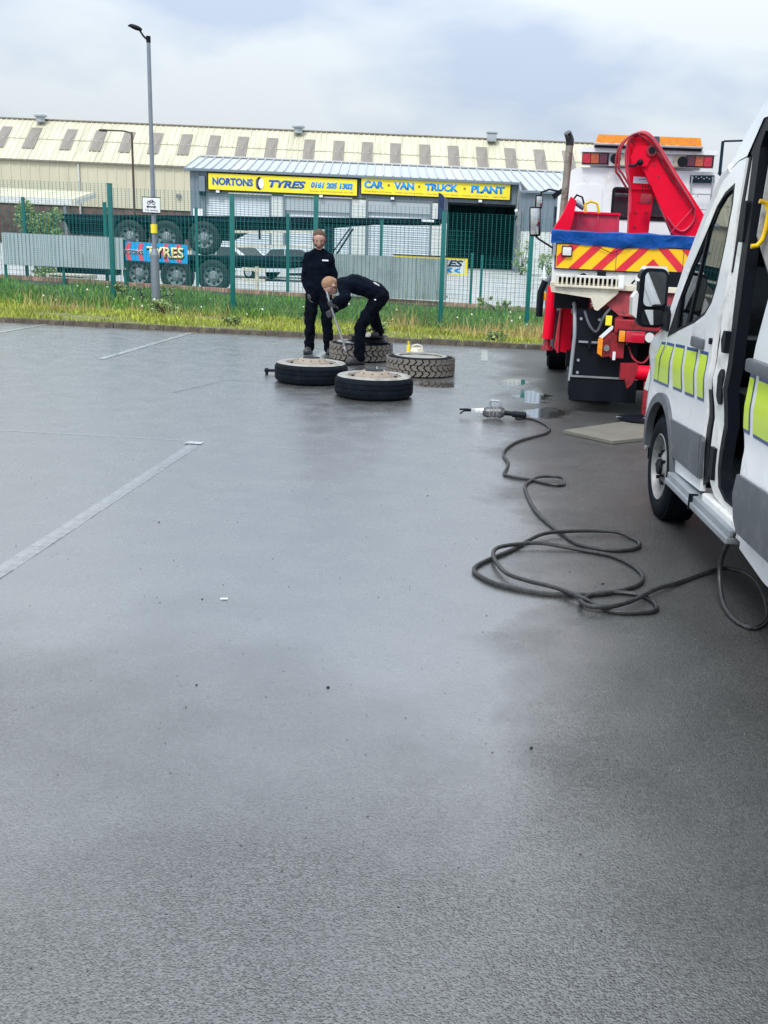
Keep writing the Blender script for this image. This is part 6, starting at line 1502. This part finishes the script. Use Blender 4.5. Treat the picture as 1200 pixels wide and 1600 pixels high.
# A pillars beside the screen
for sgn in (0, 1):
    v = MB(); pts = [(S(z, u) + .02, u, z + .01) for u, z, _, _ in ST[4:9]]
    if sgn: pts = [(2.06 - x, y, z) for x, y, z in pts]
    v.tube(pts, .032, 8); v.build('screen_pillar', 'white_paint', VA)
v = MB(); v.prism([(.17, .35), (1.89, .35), (1.88, .64), (.18, .64)], .1, lambda a, b, t: (a, 1.0 - t, b)); v.build('front_bumper', 'grey_plastic', VA, False)
v = MB(); v.prism([(.4, .62), (1.66, .62), (1.6, .86), (.46, .86)], .03, lambda a, b, t: (a, 1.0 - t, b)); v.build('grille', 'black', VA, False)
for x0, sg in ((.07, 1), (1.99, -1)):
    v = MB(); v.prism([(0, .72), (.33 * sg, .70), (.30 * sg, .86), (.06 * sg, 1.0)], .1, lambda a, b, t, x0=x0: (x0 + a, 1.0 - t - abs(a) * .05, b)); v.build('headlight', 'clear_lens', VA, False)
# mirror
mi = MB(); mi.prism([(p[0], p[1]) for p in rr(-.185, 1.215, .0, 1.585, .055)], .12, lambda a, b, t: (a + t * .1 * (-a / .1) * .2, .20 + t, b)); mo = mi.build('door_mirror', 'black', VA, True, ang=30)
v = MB(); v.prism(rr(-.165, 1.35, -.018, 1.565, .035), .004, lambda a, b, t: (a, .172 - t + .33 * (a + .09), b)); v.build('mirror_glass', 'mirror_shade', mo, False)
v = MB(); v.prism(rr(-.165, 1.235, -.018, 1.328, .028), .004, lambda a, b, t: (a, .172 - t + .25 * (a + .09) + .12 * (b - 1.28), b)); v.build('wide_angle_glass', 'mirror_shade', mo, False)
v = MB(); v.prism([(-.188, 1.27), (-.218, 1.29), (-.222, 1.40), (-.195, 1.44), (-.185, 1.42)], .10, lambda a, b, t: (a, .205 + t, b)); v.build('mirror_indicator', 'clear_lens', mo, False)
v = MB(); v.prism([(-.19, 1.50), (-.15, 1.595), (-.02, 1.598), (.0, 1.55)], .13, lambda a, b, t: (a, .215 + t, b)); v.build('mirror_cap', 'white_paint', mo, True)
v = MB(); v.span((-.02, .08, 1.20), (.06, .27, 1.36), .02); v.build('mirror_arm', 'black', VA)
# front wheels and rear wheels
def vwheel(x, u, sg):
    r, w = .338, .215
    v = MB(); v.lathe([(.215, .012), (.235, .0), (.27, -.006), (.30, .0), (.326, .018), (r, .05), (r, w - .05), (.326, w - .018), (.30, w), (.215, w)], seg=56, axis='X', closed=True)
    t = v.build('tyre', 'rubber', VA, loc=(x, u, r - .002)); t.rotation_euler.z = 0 if sg > 0 else PI
    v = MB()
    for k in range(56):
        a = 2 * PI * k / 56
        for j, xx in enumerate((.035, .085, .135, .18)): v.box((xx, (r + .001) * math.cos(a + j * .03), (r + .001) * math.sin(a + j * .03)), (.032, .024, .008), (a + j * .03 - PI / 2, 'X'))
    v.build('tread', 'rubber', t, False, stuff=True)
    v = MB(); v.lathe([(.216, .006), (.210, .002), (.204, .012), (.198, .06), (.16, .075), (.12, .055), (.085, .03), (.07, .018), (.0, .016)], seg=48, axis='X'); rm = v.build('rim', 'wheel_silver', t)
    v = MB()
    for k in range(6):
        a = k * PI / 3 + .3; v.cyl((.050, .155 * math.cos(a), .155 * math.sin(a)), (.080, .155 * math.cos(a), .155 * math.sin(a)), .038, .038, 14)
    v.build('wheel_slots', 'black', rm, False)
    v = MB()
    for k in range(5): a = k * 2 * PI / 5; v.cyl((.0, .075 * math.cos(a), .075 * math.sin(a)), (.03, .075 * math.cos(a), .075 * math.sin(a)), .012, .012, 6)
    v.build('wheel_nuts', 'black', rm, False)
    v = MB(); v.cyl((-.004, 0, 0), (.02, 0, 0), .048, .055, 20); v.build('hub_cap', 'black', rm)
vwheel(.008, .065, 1); vwheel(2.05, .065, -1); vwheel(.02, -3.24, 1); vwheel(2.04, -3.24, -1)
for u in (.065, -3.24):
    v = MB(); P = arc((u, .38), .44, -10, 190, 18)
    for (a, b), (d, e) in zip(P, P[1:]): v.quad((.03, a, b), (.03, d, e), (.42, d, e), (.42, a, b))
    v.quad((.42, u - .45, .3), (.42, u + .45, .3), (.42, u + .45, .85), (.42, u - .45, .85)); v.build('wheel_housing', 'black', VA)
v = MB(); v.cyl((.2, -3.24, .338), (1.9, -3.24, .338), .05, .05, 10); v.cyl((.2, .065, .338), (1.9, .065, .338), .035, .035, 10); v.span((.42, -4.3, .28), (1.64, .9, .34)); v.build('underbody', 'black', VA, False)
# inside
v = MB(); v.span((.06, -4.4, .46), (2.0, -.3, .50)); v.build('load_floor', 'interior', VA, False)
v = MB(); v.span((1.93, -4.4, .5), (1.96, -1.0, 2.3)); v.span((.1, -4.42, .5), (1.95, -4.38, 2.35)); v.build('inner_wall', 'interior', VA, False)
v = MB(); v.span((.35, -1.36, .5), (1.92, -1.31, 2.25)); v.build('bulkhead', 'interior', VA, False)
v = MB(); v.prism([(.07, 1.78), (.10, 2.30), (.20, 2.32), (.24, 1.80), (.15, 1.6)], .015, lambda a, b, t: (a, -1.30 + t, b)); v.build('pillar_lining', 'interior_light', VA, False)
v = MB(); v.tube([(.047, -1.345, 1.942), (.08, -1.345, 1.935), (.098, -1.345, 1.895), (.094, -1.345, 1.82), (.083, -1.345, 1.764), (.060, -1.345, 1.735), (.030, -1.345, 1.73)], .0115, 10); v.build('grab_handle', 'grab_yellow', VA)
for u, x in ((-.55, .55), (-.55, 1.5)):
    v = MB(); v.span((x - .24, u - .25, .72), (x + .24, u + .28, .92), .05); v.span((x - .23, u - .36, .88), (x + .23, u - .22, 1.5), .05); v.span((x - .12, u - .35, 1.52), (x + .12, u - .24, 1.72), .04); v.build('seat', 'interior', VA)
for z in (.95, 1.4, 1.85):
    v = MB(); v.span((1.5, -4.2, z), (1.92, -1.5, z + .03)); v.span((1.49, -4.2, z), (1.5, -1.5, z + .08)); v.build('rack_shelf', 'grey_paint', VA, False)
for u in (-1.6, -2.5, -3.4):
    v = MB(); v.span((1.48, u, .5), (1.52, u + .04, 2.2)); v.build('rack_upright', 'grey_paint', VA, False)
for k in range(9):
    v = MB(); v.box((1.68, -1.8 - .27 * k, (1.06, 1.5, 1.95)[k % 3]), (.26, .2, .16), bev=.01); v.build('parts_bin', ('red_dark', 'trailer', 'grey_plastic')[k % 3], VA, False)
v = MB(); v.span((.15, -.15, .95), (1.9, .15, 1.2), .05); v.build('dashboard', 'interior', VA)
v = MB(); v.lathe([(.18, 0), (.19, .012), (.18, .024), (.17, .012)], (1.5, -.28, 1.12), 24, 'Y', closed=True); v.build('steering_wheel', 'black', VA)
bx_ = MB(); bx_.prism([(-1.34, .72), (-1.34, .97), (-1.40, .985), (-2.05, .96), (-2.05, .70)], .5, lambda u, z, t: (.14 + t, u, z)); bx_.build('equipment_box', 'grey_paint', VA, False)
bx_ = MB(); bx_.prism([(-1.36, .60), (-1.36, .655), (-2.1, .655), (-2.1, .60)], .5, lambda u, z, t: (.10 + t, u, z)); bx_.build('inner_shelf', 'white_dirty', VA, False)
v = MB(); v.tube(cr_spline([(.18, -1.42, .98), (.16, -1.48, 1.03), (.15, -1.56, 1.0), (.14, -1.62, .92), (.15, -1.7, .98)], 4), .012, 7); v.build('cable', 'grey_paint', VA)
for k, (u, zz, s_) in enumerate(((-1.5, .53, .06), (-1.62, .54, .05), (-1.72, .52, .07), (-1.45, .52, .04))):
    v = MB(); v.box((.16, u, zz), (s_, s_ * 1.3, s_), (.5 + k, 'Z'), bev=.01); v.build('floor_clutter', ('red_dark', 'interior_light', 'black', 'tan')[k], VA)
